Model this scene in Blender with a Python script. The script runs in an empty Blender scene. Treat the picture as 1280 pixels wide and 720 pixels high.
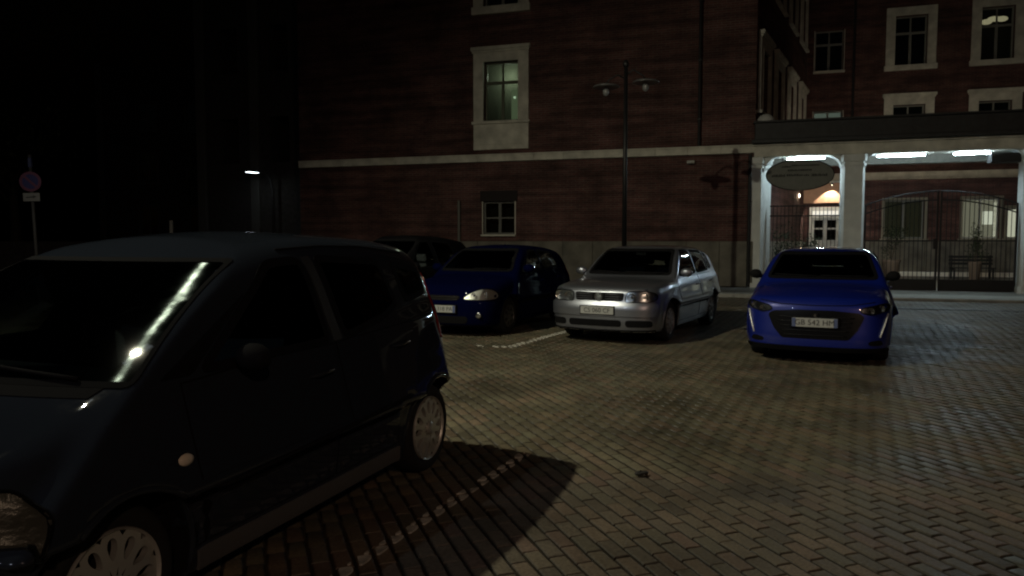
import bpy, bmesh, math, random
import numpy as np
from mathutils import Vector, Matrix
random.seed(7); rng = np.random.default_rng(7)
S = bpy.context.scene; COL = S.collection; R = math.radians

# ------------------------------------------------------------------ camera, sky, exposure, street light
cam = bpy.data.objects.new('camera', bpy.data.cameras.new('camera')); COL.objects.link(cam)
cam.location = (0, 0, 1.52); cam.rotation_euler = (R(90 - 3.63), 0, 0)
cam.data.lens = 26.16; cam.data.sensor_width = 36; cam.data.clip_start = .05; cam.data.clip_end = 1000
S.camera = cam
W = bpy.data.worlds.new('World'); S.world = W; W.use_nodes = True
wn = W.node_tree.nodes; sky = wn.new('ShaderNodeTexSky'); sky.sky_type = 'NISHITA'; sky.sun_disc = False
sky.sun_elevation = R(-5); sky.sun_rotation = R(200)
W.node_tree.links.new(sky.outputs[0], wn['Background'].inputs[0]); wn['Background'].inputs[1].default_value = .08
S.view_settings.view_transform = 'Standard'; S.view_settings.look = 'None'; S.view_settings.exposure = 0; S.view_settings.gamma = 1
S.render.engine = 'CYCLES'; S.cycles.max_bounces = 6; S.cycles.sample_clamp_indirect = 2.0; S.cycles.filter_width = 2.1

# lit street lamp, then two added lamps behind the camera: (x, y, height, power, colour, lamp radius)
LAMPS = [(-5.95, 5.0, 8.0, 2350, (1, .95, .70), .07, (0, 11.3)),
         (6.0, -15.0, 10.0, 1900, (1, .66, .46), .25, (5, 14)),  # warm fill lamp added to lighten the shadows
         (-7.5, -3.5, 8.0, 300, (.72, .84, 1), .07, (1, 12))]  # cool lamp added for highlights on the cars

# ------------------------------------------------------------------ helpers
MATS = {}
def mat(name, col=(.5, .5, .5), rough=.6, metal=0., coat=0., spec=.5, emis=None, es=0., bump=0., bscale=40., var=0., vscale=6., aniso=0., trans=None, alpha=None, crough=.05):
    if name in MATS: return MATS[name]
    m = bpy.data.materials.new(name); m.use_nodes = True; n = m.node_tree.nodes; l = m.node_tree.links; b = n['Principled BSDF']
    b.inputs['Base Color'].default_value = (*col, 1); b.inputs['Roughness'].default_value = rough
    b.inputs['Metallic'].default_value = metal; b.inputs['Coat Weight'].default_value = coat; b.inputs['Coat Roughness'].default_value = crough
    b.inputs['Specular IOR Level'].default_value = spec
    if aniso: b.inputs['Anisotropic'].default_value = aniso
    if trans: b.inputs['Transmission Weight'].default_value = trans
    if emis: b.inputs['Emission Color'].default_value = (*emis, 1); b.inputs['Emission Strength'].default_value = es
    tc = n.new('ShaderNodeTexCoord')
    if var:
        t = n.new('ShaderNodeTexNoise'); t.inputs['Scale'].default_value = vscale; t.inputs['Detail'].default_value = 6
        l.new(tc.outputs['Object'], t.inputs['Vector'])
        r = n.new('ShaderNodeMapRange'); r.inputs[1].default_value = .3; r.inputs[2].default_value = .7
        r.inputs[3].default_value = 1 - var; r.inputs[4].default_value = 1 + var; l.new(t.outputs[0], r.inputs[0])
        mx = n.new('ShaderNodeVectorMath'); mx.operation = 'SCALE'; mx.inputs[0].default_value = col
        l.new(r.outputs[0], mx.inputs['Scale']); l.new(mx.outputs[0], b.inputs['Base Color'])
    if bump:
        t = n.new('ShaderNodeTexNoise'); t.inputs['Scale'].default_value = bscale; t.inputs['Detail'].default_value = 4
        l.new(tc.outputs['Object'], t.inputs['Vector'])
        u = n.new('ShaderNodeBump'); u.inputs['Strength'].default_value = bump; u.inputs['Distance'].default_value = .02
        l.new(t.outputs[0], u.inputs['Height']); l.new(u.outputs[0], b.inputs['Normal'])
    MATS[name] = m; return m

def glass_mat(name, tint=(.5, .6, .58), refl_rough=.03, mixf=None, aniso=None, haze=0.0):
    if name in MATS: return MATS[name]
    m = bpy.data.materials.new(name); m.use_nodes = True; n = m.node_tree.nodes; l = m.node_tree.links
    n.remove(n['Principled BSDF']); out = n['Material Output']
    tr = n.new('ShaderNodeBsdfTransparent'); tr.inputs[0].default_value = (*tint, 1)
    gl = n.new('ShaderNodeBsdfAnisotropic'); gl.inputs['Roughness'].default_value = refl_rough
    fr = n.new('ShaderNodeFresnel'); fr.inputs[0].default_value = 1.5
    mx = n.new('ShaderNodeMixShader'); l.new(fr.outputs[0], mx.inputs[0]); l.new(tr.outputs[0], mx.inputs[1]); l.new(gl.outputs[0], mx.inputs[2])
    last = mx
    if aniso:     # smears left by the wipers: a second, drawn-out gloss
        g2 = n.new('ShaderNodeBsdfAnisotropic'); g2.inputs['Roughness'].default_value = .21; g2.inputs['Anisotropy'].default_value = .93
        g2.inputs['Color'].default_value = (.8, 1, 1, 1)
        tv = n.new('ShaderNodeCombineXYZ'); tv.inputs[0].default_value, tv.inputs[1].default_value, tv.inputs[2].default_value = aniso
        l.new(tv.outputs[0], g2.inputs['Tangent'])
        m2 = n.new('ShaderNodeMixShader')
        tcn = n.new('ShaderNodeTexCoord'); nz = n.new('ShaderNodeTexNoise'); nz.inputs['Scale'].default_value = 13; nz.inputs['Detail'].default_value = 5
        l.new(tcn.outputs['Object'], nz.inputs[0]); mr = n.new('ShaderNodeMapRange'); mr.inputs[1].default_value = .44; mr.inputs[2].default_value = .66
        mr.inputs[3].default_value = .010; mr.inputs[4].default_value = haze; l.new(nz.outputs[0], mr.inputs[0]); l.new(mr.outputs[0], m2.inputs[0])
        l.new(last.outputs[0], m2.inputs[1]); l.new(g2.outputs[0], m2.inputs[2]); last = m2
    l.new(last.outputs[0], out.inputs[0]); MATS[name] = m; return m

def link(name, me, parent=None, m=None, smooth=False):
    o = bpy.data.objects.new(name, me); COL.objects.link(o)
    if parent is not None: o.parent = parent
    if m is not None and not me.materials: me.materials.append(m)
    if smooth: me.shade_smooth()
    return o
def thing(name, label, cat, loc=(0, 0, 0), rz=0, group=None, kind=None, parent=None):
    o = bpy.data.objects.new(name, None); COL.objects.link(o); o.location = loc; o.rotation_euler = (0, 0, rz)
    o.empty_display_size = .2
    tag(o, label, cat, group, kind); return o
def tag(o, label=None, cat=None, group=None, kind=None):
    if label: o['label'] = label
    if cat: o['category'] = cat
    if group: o['group'] = group
    if kind: o['kind'] = kind
    return o
class MB:
    """collects polygons for one mesh"""
    def __init__(s): s.v = []; s.f = []
    def add(s, vs, fs):
        k = len(s.v); s.v += [tuple(map(float, v)) for v in vs]; s.f += [tuple(i + k for i in f) for f in fs]; return s
    def box(s, x0, x1, y0, y1, z0, z1, b=0.):
        if x0 > x1: x0, x1 = x1, x0
        if y0 > y1: y0, y1 = y1, y0
        if b:
            b = min(b, (x1-x0)*.4, (y1-y0)*.4, (z1-z0)*.4); bm = bmesh.new(); bmesh.ops.create_cube(bm, size=1)
            for v in bm.verts: v.co = Vector(((x0+x1)/2 + v.co.x*(x1-x0), (y0+y1)/2 + v.co.y*(y1-y0), (z0+z1)/2 + v.co.z*(z1-z0)))
            bmesh.ops.bevel(bm, geom=bm.edges[:], offset=b, segments=1, affect='EDGES'); bm.verts.index_update()
            s.add([v.co for v in bm.verts], [[v.index for v in f.verts] for f in bm.faces]); bm.free(); return s
        return s.add([(x0,y0,z0),(x1,y0,z0),(x1,y1,z0),(x0,y1,z0),(x0,y0,z1),(x1,y0,z1),(x1,y1,z1),(x0,y1,z1)],
                     [(0,3,2,1),(4,5,6,7),(0,1,5,4),(1,2,6,5),(2,3,7,6),(3,0,4,7)])
    def tube(s, pts, r, n=8, r2=None, caps=True):
        pts = [Vector(p) for p in pts]; k = len(s.v); m = len(pts)
        up = Vector((0, 0, 1)); d0 = (pts[1]-pts[0]).normalized()
        if abs(d0.dot(up)) > .95: up = Vector((1, 0, 0))
        for i, p in enumerate(pts):
            d = (pts[min(i+1, m-1)] - pts[max(i-1, 0)]).normalized(); a = d.cross(up).normalized(); b = d.cross(a).normalized()
            rr = (r[i] if isinstance(r, (list, tuple)) else (r if r2 is None else r + (r2-r)*i/(m-1)))
            for j in range(n):
                t = 2*math.pi*j/n; q = p + a*math.cos(t)*rr + b*math.sin(t)*rr; s.v.append(tuple(q))
        for i in range(m-1):
            for j in range(n): s.f.append((k+i*n+j, k+i*n+(j+1) % n, k+(i+1)*n+(j+1) % n, k+(i+1)*n+j))
        if caps: s.f.append(tuple(k+j for j in range(n))[::-1]); s.f.append(tuple(k+(m-1)*n+j for j in range(n)))
        return s
    def lathe(s, prof, n=24, axis='z', c=(0, 0, 0), close=False):
        k = len(s.v)
        for (r, h) in prof:
            for j in range(n):
                t = 2*math.pi*j/n; a, b = r*math.cos(t), r*math.sin(t)
                q = (a, b, h) if axis == 'z' else ((h, a, b) if axis == 'x' else (a, h, b))
                s.v.append((q[0]+c[0], q[1]+c[1], q[2]+c[2]))
        for i in range(len(prof)-1):
            for j in range(n): s.f.append((k+i*n+j, k+i*n+(j+1) % n, k+(i+1)*n+(j+1) % n, k+(i+1)*n+j))
        return s
    def prism(s, poly, y0, y1):
        """polygon in (x, z) pulled from y0 to y1"""
        n = len(poly); k = len(s.v)
        s.v += [(p[0], y0, p[1]) for p in poly] + [(p[0], y1, p[1]) for p in poly]
        s.f.append(tuple(range(k, k+n))); s.f.append(tuple(range(k+2*n-1, k+n-1, -1)))
        for i in range(n): j = (i+1) % n; s.f.append((k+i, k+i+n, k+j+n, k+j))
        return s
    def ell(s, c, r, nu=16, nv=10):
        return s.lathe_ell(c, r, nu, nv)
    def lathe_ell(s, c, r, nu, nv):
        k = len(s.v)
        for i in range(nv+1):
            p = math.pi*i/nv
            for j in range(nu):
                t = 2*math.pi*j/nu; s.v.append((c[0]+r[0]*math.sin(p)*math.cos(t), c[1]+r[1]*math.sin(p)*math.sin(t), c[2]+r[2]*math.cos(p)))
        for i in range(nv):
            for j in range(nu): s.f.append((k+i*nu+j, k+(i+1)*nu+j, k+(i+1)*nu+(j+1) % nu, k+i*nu+(j+1) % nu))
        return s
    def mesh(s, name):
        me = bpy.data.meshes.new(name); me.from_pydata(s.v, [], s.f); me.validate(); me.update(); return me
    def build(s, name, m, parent=None, smooth=False):
        return link(name, s.mesh(name), parent, m, smooth)
def fixn(o):
    bm = bmesh.new(); bm.from_mesh(o.data); bmesh.ops.recalc_face_normals(bm, faces=bm.faces[:]); bm.to_mesh(o.data); bm.free(); return o

def pch(pts, n=400):
    """smooth monotone curve through points -> fast lookup"""
    p = np.array(sorted(pts), float); x, y = p[:, 0], p[:, 1]; h = np.diff(x); d = np.diff(y)/h
    if len(x) == 2: return lambda q: np.interp(q, x, y)
    m = np.zeros(len(x)); m[1:-1] = np.where(d[:-1]*d[1:] > 0, 2*d[:-1]*d[1:]/(d[:-1]+d[1:]+1e-12), 0); m[0] = d[0]; m[-1] = d[-1]
    X = np.linspace(x[0], x[-1], n); i = np.clip(np.searchsorted(x, X)-1, 0, len(h)-1); t = (X-x[i])/h[i]
    Y = (2*t**3-3*t**2+1)*y[i] + (t**3-2*t**2+t)*h[i]*m[i] + (-2*t**3+3*t**2)*y[i+1] + (t**3-t**2)*h[i]*m[i+1]
    return lambda q: np.interp(q, X, Y)
def smax(a, b, k): h = np.maximum(k-np.abs(a-b), 0)/k; return np.maximum(a, b) + h*h*k*.25
def smin(a, b, k): return -smax(-a, -b, k)

def surface_nets(f, lo, hi, c):
    ax = [np.arange(lo[i], hi[i]+c, c) for i in range(3)]; G = np.meshgrid(*ax, indexing='ij'); V = f(*G); ins = V < 0
    sh = V.shape; n = [q-1 for q in sh]
    acc = np.zeros((*n, 3)); cnt = np.zeros(n)
    offs = [(i, j, k) for i in (0, 1) for j in (0, 1) for k in (0, 1)]
    def sub(A, o): return A[o[0]:o[0]+n[0], o[1]:o[1]+n[1], o[2]:o[2]+n[2]]
    for a in offs:
        for d in range(3):
            if a[d] == 1: continue
            b = list(a); b[d] = 1
            va, vb = sub(V, a), sub(V, b); cr = (va < 0) != (vb < 0); t = np.where(cr, va/np.where(cr, va-vb, 1), 0)
            for e in range(3): acc[..., e] += np.where(cr, a[e] + (t if e == d else 0), 0)
            cnt += cr
    act = cnt > 0; idx = -np.ones(n, int); idx[act] = np.arange(act.sum())
    ii = np.argwhere(act); P = (ii + acc[act]/cnt[act][:, None])*c + np.array([a[0] for a in ax])
    F = []
    for d in range(3):
        a = [slice(None)]*3; b = [slice(None)]*3; a[d] = slice(0, -1); b[d] = slice(1, None)
        A, B = ins[tuple(a)], ins[tuple(b)]; cr = np.argwhere(A != B); u, v = (d+1) % 3, (d+2) % 3
        cr = cr[(cr[:, u] > 0) & (cr[:, v] > 0) & (cr[:, u] < n[u]) & (cr[:, v] < n[v])]
        q = []
        for du, dv in ((-1, -1), (0, -1), (0, 0), (-1, 0)):
            w = cr.copy(); w[:, u] += du; w[:, v] += dv; q.append(idx[w[:, 0], w[:, 1], w[:, 2]])
        q = np.stack(q, 1); s = A[cr[:, 0], cr[:, 1], cr[:, 2]]; q[s] = q[s][:, ::-1]; F.append(q)
    F = np.concatenate(F); F = F[(F >= 0).all(1)]
    return P, F
def grad(f, P, e=.004):
    g = np.zeros_like(P)
    for d in range(3):
        o = np.zeros(3); o[d] = e; a = P+o; b = P-o; g[:, d] = (f(a[:, 0], a[:, 1], a[:, 2]) - f(b[:, 0], b[:, 1], b[:, 2]))/(2*e)
    return g
def inpoly(px, py, poly):
    c = np.zeros(px.shape, bool); n = len(poly)
    for i in range(n):
        (x1, y1), (x2, y2) = poly[i], poly[(i+1) % n]
        t = ((y1 > py) != (y2 > py)) & (px < (x2-x1)*(py-y1)/((y2-y1) + 1e-12) + x1); c ^= t
    return c
def rnd(poly, r=.25, it=2):
    """soften the corners of a polygon"""
    for _ in range(it):
        q = []; n = len(poly)
        for i in range(n):
            a, b = poly[i], poly[(i+1) % n]; L = math.hypot(b[0]-a[0], b[1]-a[1]); k = min(.25, r*.12/max(L, 1e-6))
            q += [(a[0]+(b[0]-a[0])*k, a[1]+(b[1]-a[1])*k), (b[0]+(a[0]-b[0])*k, b[1]+(a[1]-b[1])*k)]
        poly = q
    return poly
def offset(poly, d):
    """grow (+) or shrink (-) a polygon"""
    n = len(poly); ar = sum(poly[i][0]*poly[(i+1) % n][1] - poly[(i+1) % n][0]*poly[i][1] for i in range(n)); sg = 1 if ar > 0 else -1; out = []
    for i in range(n):
        p0, p1, p2 = poly[i-1], poly[i], poly[(i+1) % n]
        a = Vector((p1[0]-p0[0], p1[1]-p0[1])); b = Vector((p2[0]-p1[0], p2[1]-p1[1]))
        if a.length < 1e-9 or b.length < 1e-9: out.append(p1); continue
        a.normalize(); b.normalize(); na = Vector((a.y, -a.x))*sg; nb = Vector((b.y, -b.x))*sg; m = na+nb
        m = m/max(m.length_squared, .5)*2; out.append((p1[0]+m.x*d, p1[1]+m.y*d))
    return out
def clipcell(poly, x0, x1, y0, y1):
    for ax, val, sg in ((0, x0, 1), (0, x1, -1), (1, y0, 1), (1, y1, -1)):
        q = []; n = len(poly)
        if not n: return []
        for i in range(n):
            a, b = poly[i], poly[(i+1) % n]; da, db = (a[ax]-val)*sg, (b[ax]-val)*sg
            if da >= 0: q.append(a)
            if (da >= 0) != (db >= 0):
                t = da/(da-db); q.append((a[0]+(b[0]-a[0])*t, a[1]+(b[1]-a[1])*t))
        poly = q
    return poly
def fillpoly(poly, c):
    xs = [p[0] for p in poly]; ys = [p[1] for p in poly]; V = {}; P = []; F = []
    i0, i1 = math.floor(min(xs)/c), math.ceil(max(xs)/c); j0, j1 = math.floor(min(ys)/c), math.ceil(max(ys)/c)
    for i in range(i0, i1):
        for j in range(j0, j1):
            q = clipcell(poly, i*c, (i+1)*c, j*c, (j+1)*c)
            f = []
            for p in q:
                k = (round(p[0]*2e3), round(p[1]*2e3))
                if k not in V: V[k] = len(P); P.append(p)
                if not f or (V[k] != f[-1] and V[k] != f[0]): f.append(V[k])
            if len(f) > 2: F.append(f)
    return P, F

# ------------------------------------------------------------------ cars
class Car:
    """body surface given as an implicit function in (s from the front bumper, x to the car's left, z up)"""
    def __init__(c, **k):
        c.kp = .08; c.__dict__.update(k); c.cut = []
        c.pt = pch(c.hulltop); c.pw = pch(c.plan); c.pz = pch(c.sidez); c.pf = pch(c.front); c.pr_ = pch(c.rear)
        c.rt = pch(c.roof); c.ws = pch(c.wscreen); c.rs = pch(c.rscreen)
    def f(c, s, x, z):
        a = np.abs(x); w = c.pw(s)*c.W; q = a/c.W
        side = a - w*c.pz(z)
        for sa in (c.fo, c.fo+c.wb):
            d = np.sqrt((s-sa)**2 + (z-c.r)**2); side = side - .014*np.exp(-((d-c.R-.02)/.05)**2)
        if getattr(c, 'crease', None): side = side - .012*np.exp(-((z-c.crease[0]-c.crease[1]*s)/.05)**2)*(z > 0)
        top = z - c.pt(s) + c.crown*q**2.5
        fr = c.pf(z) + c.fc*q**2.4 + c.fc2*q**7 - s
        rr = s - c.pr_(z) + c.rc*q**3
        hull = smax(smax(side, top, .13), smax(fr, rr, .05), c.kf); hull = smax(hull, c.zb - z, .05)
        cs = a - c.cw*(1 - c.taper*np.clip((s-c.L*.62)/(c.L*.38), 0, 1)**1.7) + c.lean*(z-c.zbelt) + .10*np.clip(z-c.zbelt-.3, 0, 1)**1.0
        ct = z - c.rt(s) + c.rcrown*q**2
        cf = c.ws(z) + c.wcurve*q**2 - s
        cr = s - c.rs(z) + .16*q**2.5
        cab = smax(smax(cs, ct, .14), smax(cf, cr, .05), c.kp); cab = smax(cab, .55-z, .02)
        u = smin(hull, cab, c.ku)
        for sa in (c.fo, c.fo+c.wb):
            d = np.sqrt((s-sa)**2 + (z-c.r)**2); u = np.maximum(u, np.minimum(c.R-d, a-(c.W-.27)))
        return u
    def place(c, P): return np.stack([P[:, 1], P[:, 0]-c.L/2, P[:, 2]], 1)
    def body(c, root, cell):
        P, F = surface_nets(c.f, (-.1, -c.W-.1, .1), (c.L+.1, c.W+.1, c.H+.1), cell)
        for _ in range(3):
            g = grad(c.f, P); v = c.f(P[:, 0], P[:, 1], P[:, 2]); st = (v/np.maximum((g**2).sum(1), .3))[:, None]*g
            P = P - np.clip(st, -cell, cell)
        C = P[F].mean(1); N = grad(c.f, C); N /= np.linalg.norm(N, axis=1)[:, None]+1e-9
        keep = np.ones(len(F), bool)
        for sa in (c.fo, c.fo+c.wb):
            arc = [(sa+(c.R+.008)*math.cos(t), c.r+(c.R+.008)*math.sin(t)) for t in np.linspace(-.22, math.pi+.22, 26)]
            arc = [a for a in arc if a[1] > c.zb+.05 and .16 < a[0] < c.L-.17]
            for sd in 'LR': c.strip(root, 'wheel_arch_lip', arc, sd, -.004, .013, c.paint)
        for view, poly in c.cut:
            po = offset(poly, -.012)
            if view == 'S': keep &= ~(inpoly(C[:, 0], C[:, 2], po) & (np.abs(N[:, 1]) > .4) & (np.abs(C[:, 1]) > .4))
            if view == 'F': keep &= ~(inpoly(C[:, 1], C[:, 2], po) & (N[:, 0] < -.25) & (C[:, 0] < c.L*.5))
            if view == 'B': keep &= ~(inpoly(C[:, 1], C[:, 2], po) & (N[:, 0] > .25) & (C[:, 0] > c.L*.5))
        dark = np.zeros(len(F), bool)
        for sa in (c.fo, c.fo+c.wb):
            d = np.hypot(C[:, 0]-sa, C[:, 2]-c.r); dark |= (d < c.R+.006) & (np.abs(C[:, 1]) > c.W-.4) 
        dark |= C[:, 2] < c.zb+.02
        F = F[keep]; dark = dark[keep]; Q = c.place(P)
        me = bpy.data.meshes.new('body'); me.from_pydata(Q.tolist(), [], F.tolist()); me.materials.append(c.paint); me.materials.append(mat('wheel_well_black', (.008, .008, .009), .9, spec=.1))
        me.polygons.foreach_set('material_index', dark.astype(np.int32)); me.update(); me.shade_smooth()
        return link('body', me, root)
    def hit(c, P2, view, off):
        """2D points of a view projected on the body surface"""
        P2 = np.array(P2, float); n = len(P2); T = np.linspace(0, 1, 90)
        if view in 'LR':
            sg = 1 if view == 'L' else -1; A = np.stack([P2[:, 0], np.full(n, sg*1.1), P2[:, 1]], 1); D = np.array([0, -sg*1.0, 0])
        elif view == 'F': A = np.stack([np.full(n, -.2), P2[:, 0], P2[:, 1]], 1); D = np.array([c.L*.62, 0, 0])
        elif view == 'B': A = np.stack([np.full(n, c.L+.2), P2[:, 0], P2[:, 1]], 1); D = np.array([-c.L*.5, 0, 0])
        else: A = np.stack([P2[:, 1], P2[:, 0], np.full(n, c.H+.2)], 1); D = np.array([0, 0, -1.2])
        Q = A[:, None, :] + T[None, :, None]*D; V = c.f(Q[..., 0], Q[..., 1], Q[..., 2]); neg = V < 0
        i = np.where(neg.any(1), neg.argmax(1), 89); i = np.maximum(i, 1); lo = T[i-1]; hi = T[i]
        for _ in range(14):
            m = (lo+hi)/2; q = A + m[:, None]*D; v = c.f(q[:, 0], q[:, 1], q[:, 2]) < 0; hi = np.where(v, m, hi); lo = np.where(v, lo, m)
        q = A + hi[:, None]*D; g = grad(c.f, q); g /= np.linalg.norm(g, axis=1)[:, None]+1e-9
        return q + g*off, g
    def panel(c, root, name, poly, view, off, m, cell=.06, skirt=.012, dent=None):
        P2, F = fillpoly(poly, cell); q, g = c.hit(P2, view, off)
        if dent: q = dent(q, P2)
        ec = {}
        for f in F:
            for a, b in zip(f, f[1:]+f[:1]): ec[(a, b)] = 1
        bd = [(a, b) for (a, b) in ec if (b, a) not in ec]; n = len(P2); V = np.concatenate([q, q-g*(skirt+off)]); F2 = list(F) + [(b, a, a+n, b+n) for a, b in bd]
        used = sorted({i for f in F2 for i in f}); mp = {u: i for i, u in enumerate(used)}; V = V[used]; F2 = [[mp[i] for i in f] for f in F2]
        if view in 'RBT' : pass
        me = bpy.data.meshes.new(name); me.from_pydata(c.place(V).tolist(), [], F2); me.validate(); me.update()
        o = fixn(link(name, me, root, m)); 
        me.shade_smooth()
        try: me.set_sharp_from_angle(angle=R(45))
        except Exception: pass
        return o
    def ring(c, root, name, poly, view, off, m, out=.014, inn=.026, step=.06):
        P = []; n = len(poly)
        for i in range(n):
            a, b = poly[i], poly[(i+1) % n]; k = max(1, int(math.hypot(b[0]-a[0], b[1]-a[1])/step))
            P += [(a[0]+(b[0]-a[0])*t/k, a[1]+(b[1]-a[1])*t/k) for t in range(k)]
        n = len(P); A, ga = c.hit(offset(P, out), view, off); B, gb = c.hit(offset(P, -inn), view, off)
        V = np.concatenate([A, B, A-ga*(off+.01), B-gb*(off+.012)]); F = []
        for i in range(n):
            j = (i+1) % n; F += [(i, j, n+j, n+i), (i, 2*n+i, 2*n+j, j), (n+i, n+j, 3*n+j, 3*n+i)]
        me = bpy.data.meshes.new(name); me.from_pydata(c.place(V).tolist(), [], F); me.update(); return fixn(link(name, me, root, m))
    def pt3(c, u, v, view, off=0.):
        q, g = c.hit([(u, v)], view, off); return Vector(c.place(q)[0]), Vector((g[0][1], g[0][0], g[0][2]))
    def strip(c, root, name, line, view, off, w, m):
        """a thin moulding laid along a line on the body"""
        L = []; 
        for a, b in zip(line, line[1:]):
            k = max(1, int(math.hypot(b[0]-a[0], b[1]-a[1])/.06)); L += [(a[0]+(b[0]-a[0])*t/k, a[1]+(b[1]-a[1])*t/k) for t in range(k)]
        L.append(line[-1]); q, g = c.hit(L, view, off); mb = MB(); mb.tube(c.place(q), w, 6); return mb.build(name, m, root, True)

M_TYRE = mat('tyre_rubber', (.018, .018, .018), .85, spec=.2, bump=.2, bscale=60)
M_BLK = mat('black_plastic', (.010, .010, .011), .8, spec=.05)
M_SEAL = mat('rubber_seal', (.008, .008, .009), .8, spec=.04)
M_CHROME = mat('chrome', (.75, .76, .78), .12, 1.)
M_REFL = mat('lamp_reflector', (.78, .80, .82), .22, 1.)
M_LENS = glass_mat('lamp_lens', (.9, .92, .92), .02)
M_GLASS = glass_mat('car_glass', (.72, .78, .76), .02)
M_TRIM = mat('cabin_trim', (.03, .03, .032), .85, spec=.2)
M_CLOTH = mat('seat_cloth', (.07, .07, .075), .95, spec=.1, bump=.3, bscale=120)
M_RED = mat('red_lamp_glass', (.22, .006, .006), .12, coat=.8)
M_AMBER = mat('amber_lens', (.75, .68, .55), .2, coat=.5)
M_PLATE = mat('plate_white', (.42, .43, .42), .4, coat=.2)
M_PLATEB = mat('plate_blue', (.10, .13, .26), .4)
M_INK = mat('plate_ink', (.05, .05, .05), .6)
def alloy(name, c): return mat(name, c, .38, .65, .2, bump=.12, bscale=25)

def rim_face(nh, r, rh0, rh1, wfrac, dish, m, hub):
    """wheel face with nh rounded holes; returns a mesh facing +x"""
    mb = MB(); ns = 16; r0 = .2*r
    def xd(q): return dish*(1-(q/r)**2) + (.012 if q < r0 else 0)
    for h in range(nh):
        t0 = 2*math.pi*h/nh; dt = math.pi/nh; rc = (rh0+rh1)/2*r; a = (rh1-rh0)/2*r; b = dt*wfrac
        inner = []; outer = []; back = []
        for k in range(ns):
            w = 2*math.pi*(k+.5)/ns; cu, su = math.cos(w), math.sin(w)
            q = rc + a*cu; sc = .55+.45*(q/r)/(rh1) ; th = t0 + b*su*sc
            inner.append((q, th)); back.append((q, th))
            mxx = max(abs(cu), abs(su)); cu2, su2 = cu/mxx, su/mxx
            q2 = (rc + (r*.97-rc)*cu2) if cu2 > 0 else (rc + (rc-r0)*cu2); outer.append((q2, t0+dt*su2))
        k0 = len(mb.v)
        for L, dx in ((inner, 0), (outer, 0), (back, -.03)):
            for q, th in L: mb.v.append((xd(q)+dx, q*math.cos(th), q*math.sin(th)))
        for k in range(ns):
            j = (k+1) % ns; mb.f += [(k0+k, k0+j, k0+ns+j, k0+ns+k), (k0+k, k0+2*ns+k, k0+2*ns+j, k0+j)]
    mb.lathe([(0.001, xd(0)+.004), (hub*.8, xd(0)+.004), (hub, xd(0)-.002), (r0*1.02, xd(r0*1.02))], 24, 'x')
    mb.lathe([(r*.955, xd(r*.955)), (r*.985, .012), (r*1.0, .014), (r*1.02, .004), (r*1.0, -.02), (r*.93, -.03), (r*.90, -.16)], 40, 'x')
    return mb
WC = {}
def wheel(root, c, s, side, key, nh, wf, m, r0=.33, r1=.86, hubr=.03, steer=0):
    x = side*(c.W-.035); r = c.r; rr = c.rim
    if key not in WC:
        t = MB(); w = .10; t.lathe([(rr*.97, -.012), (rr*1.04, .004), (r*.86, .012), (r*.93, .004), (r*.975, -.012), (r, -.035), (r, -.16), (r*.97, -.185), (rr, -.19)], 44, 'x')
        tm = t.mesh('tyre'); tm.materials.append(M_TYRE); tm.shade_smooth()
        f = rim_face(nh, rr, r0, r1, wf, .012, m, hubr); fm = f.mesh('rim'); fm.materials.append(m)
        bm = bmesh.new(); bm.from_mesh(fm); bmesh.ops.recalc_face_normals(bm, faces=bm.faces[:]); bm.to_mesh(fm); bm.free(); fm.shade_smooth(); 
        try: fm.set_sharp_from_angle(angle=R(40))
        except Exception: pass
        d = MB(); d.lathe([(.001, -.07), (rr*.9, -.07)], 32, 'x'); d.lathe([(.001, -.05), (rr*.55, -.05), (rr*.55, -.06)], 32, 'x'); dm = d.mesh('brake_disc'); dm.materials.append(mat('brake_dark', (.012, .012, .012), .8, spec=.2))
        WC[key] = (tm, fm, dm)
    tm, fm, dm = WC[key]
    o = bpy.data.objects.new('wheel', tm); COL.objects.link(o); o.parent = root; o.location = (x, s-c.L/2, r)
    o.rotation_euler = (0, 0, (0 if side > 0 else math.pi) + steer)
    for nm, me in (('rim', fm), ('brake_disc', dm)):
        q = bpy.data.objects.new(nm, me); COL.objects.link(q); q.parent = o
    return o

def text_mesh(txt, size, m, name='lettering'):
    cu = bpy.data.curves.new(name, 'FONT'); cu.body = txt; cu.size = size; cu.align_x = 'CENTER'; cu.align_y = 'CENTER'; cu.extrude = .001
    t = bpy.data.objects.new(name, cu); me = bpy.data.meshes.new_from_object(t); bpy.data.objects.remove(t); me.materials.clear(); me.materials.append(m); return me
def plate(c, root, z, txt, blue=True):
    p, g = c.pt3(0, z, 'F', 0)
    y = p.y - .035
    mb = MB(); mb.box(-.26, .26, y, y+.012, z-.055, z+.055, .003); o = mb.build('number_plate', M_PLATE, root)
    MB().box(-.275, .275, y+.008, y+.05, z-.068, z+.068, .004).build('plate_holder', M_BLK, root)
    if blue:
        MB().box(-.258, -.216, y-.002, y+.002, z-.053, z+.053).build('blue_band', M_PLATEB, o); MB().box(.216, .258, y-.002, y+.002, z-.053, z+.053).build('blue_band', M_PLATEB, o)
    me = text_mesh(txt, .094, M_INK); q = link('lettering', me, o); q.location = (0, y-.003, z); q.rotation_euler = (R(90), 0, 0)
    return o

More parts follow.
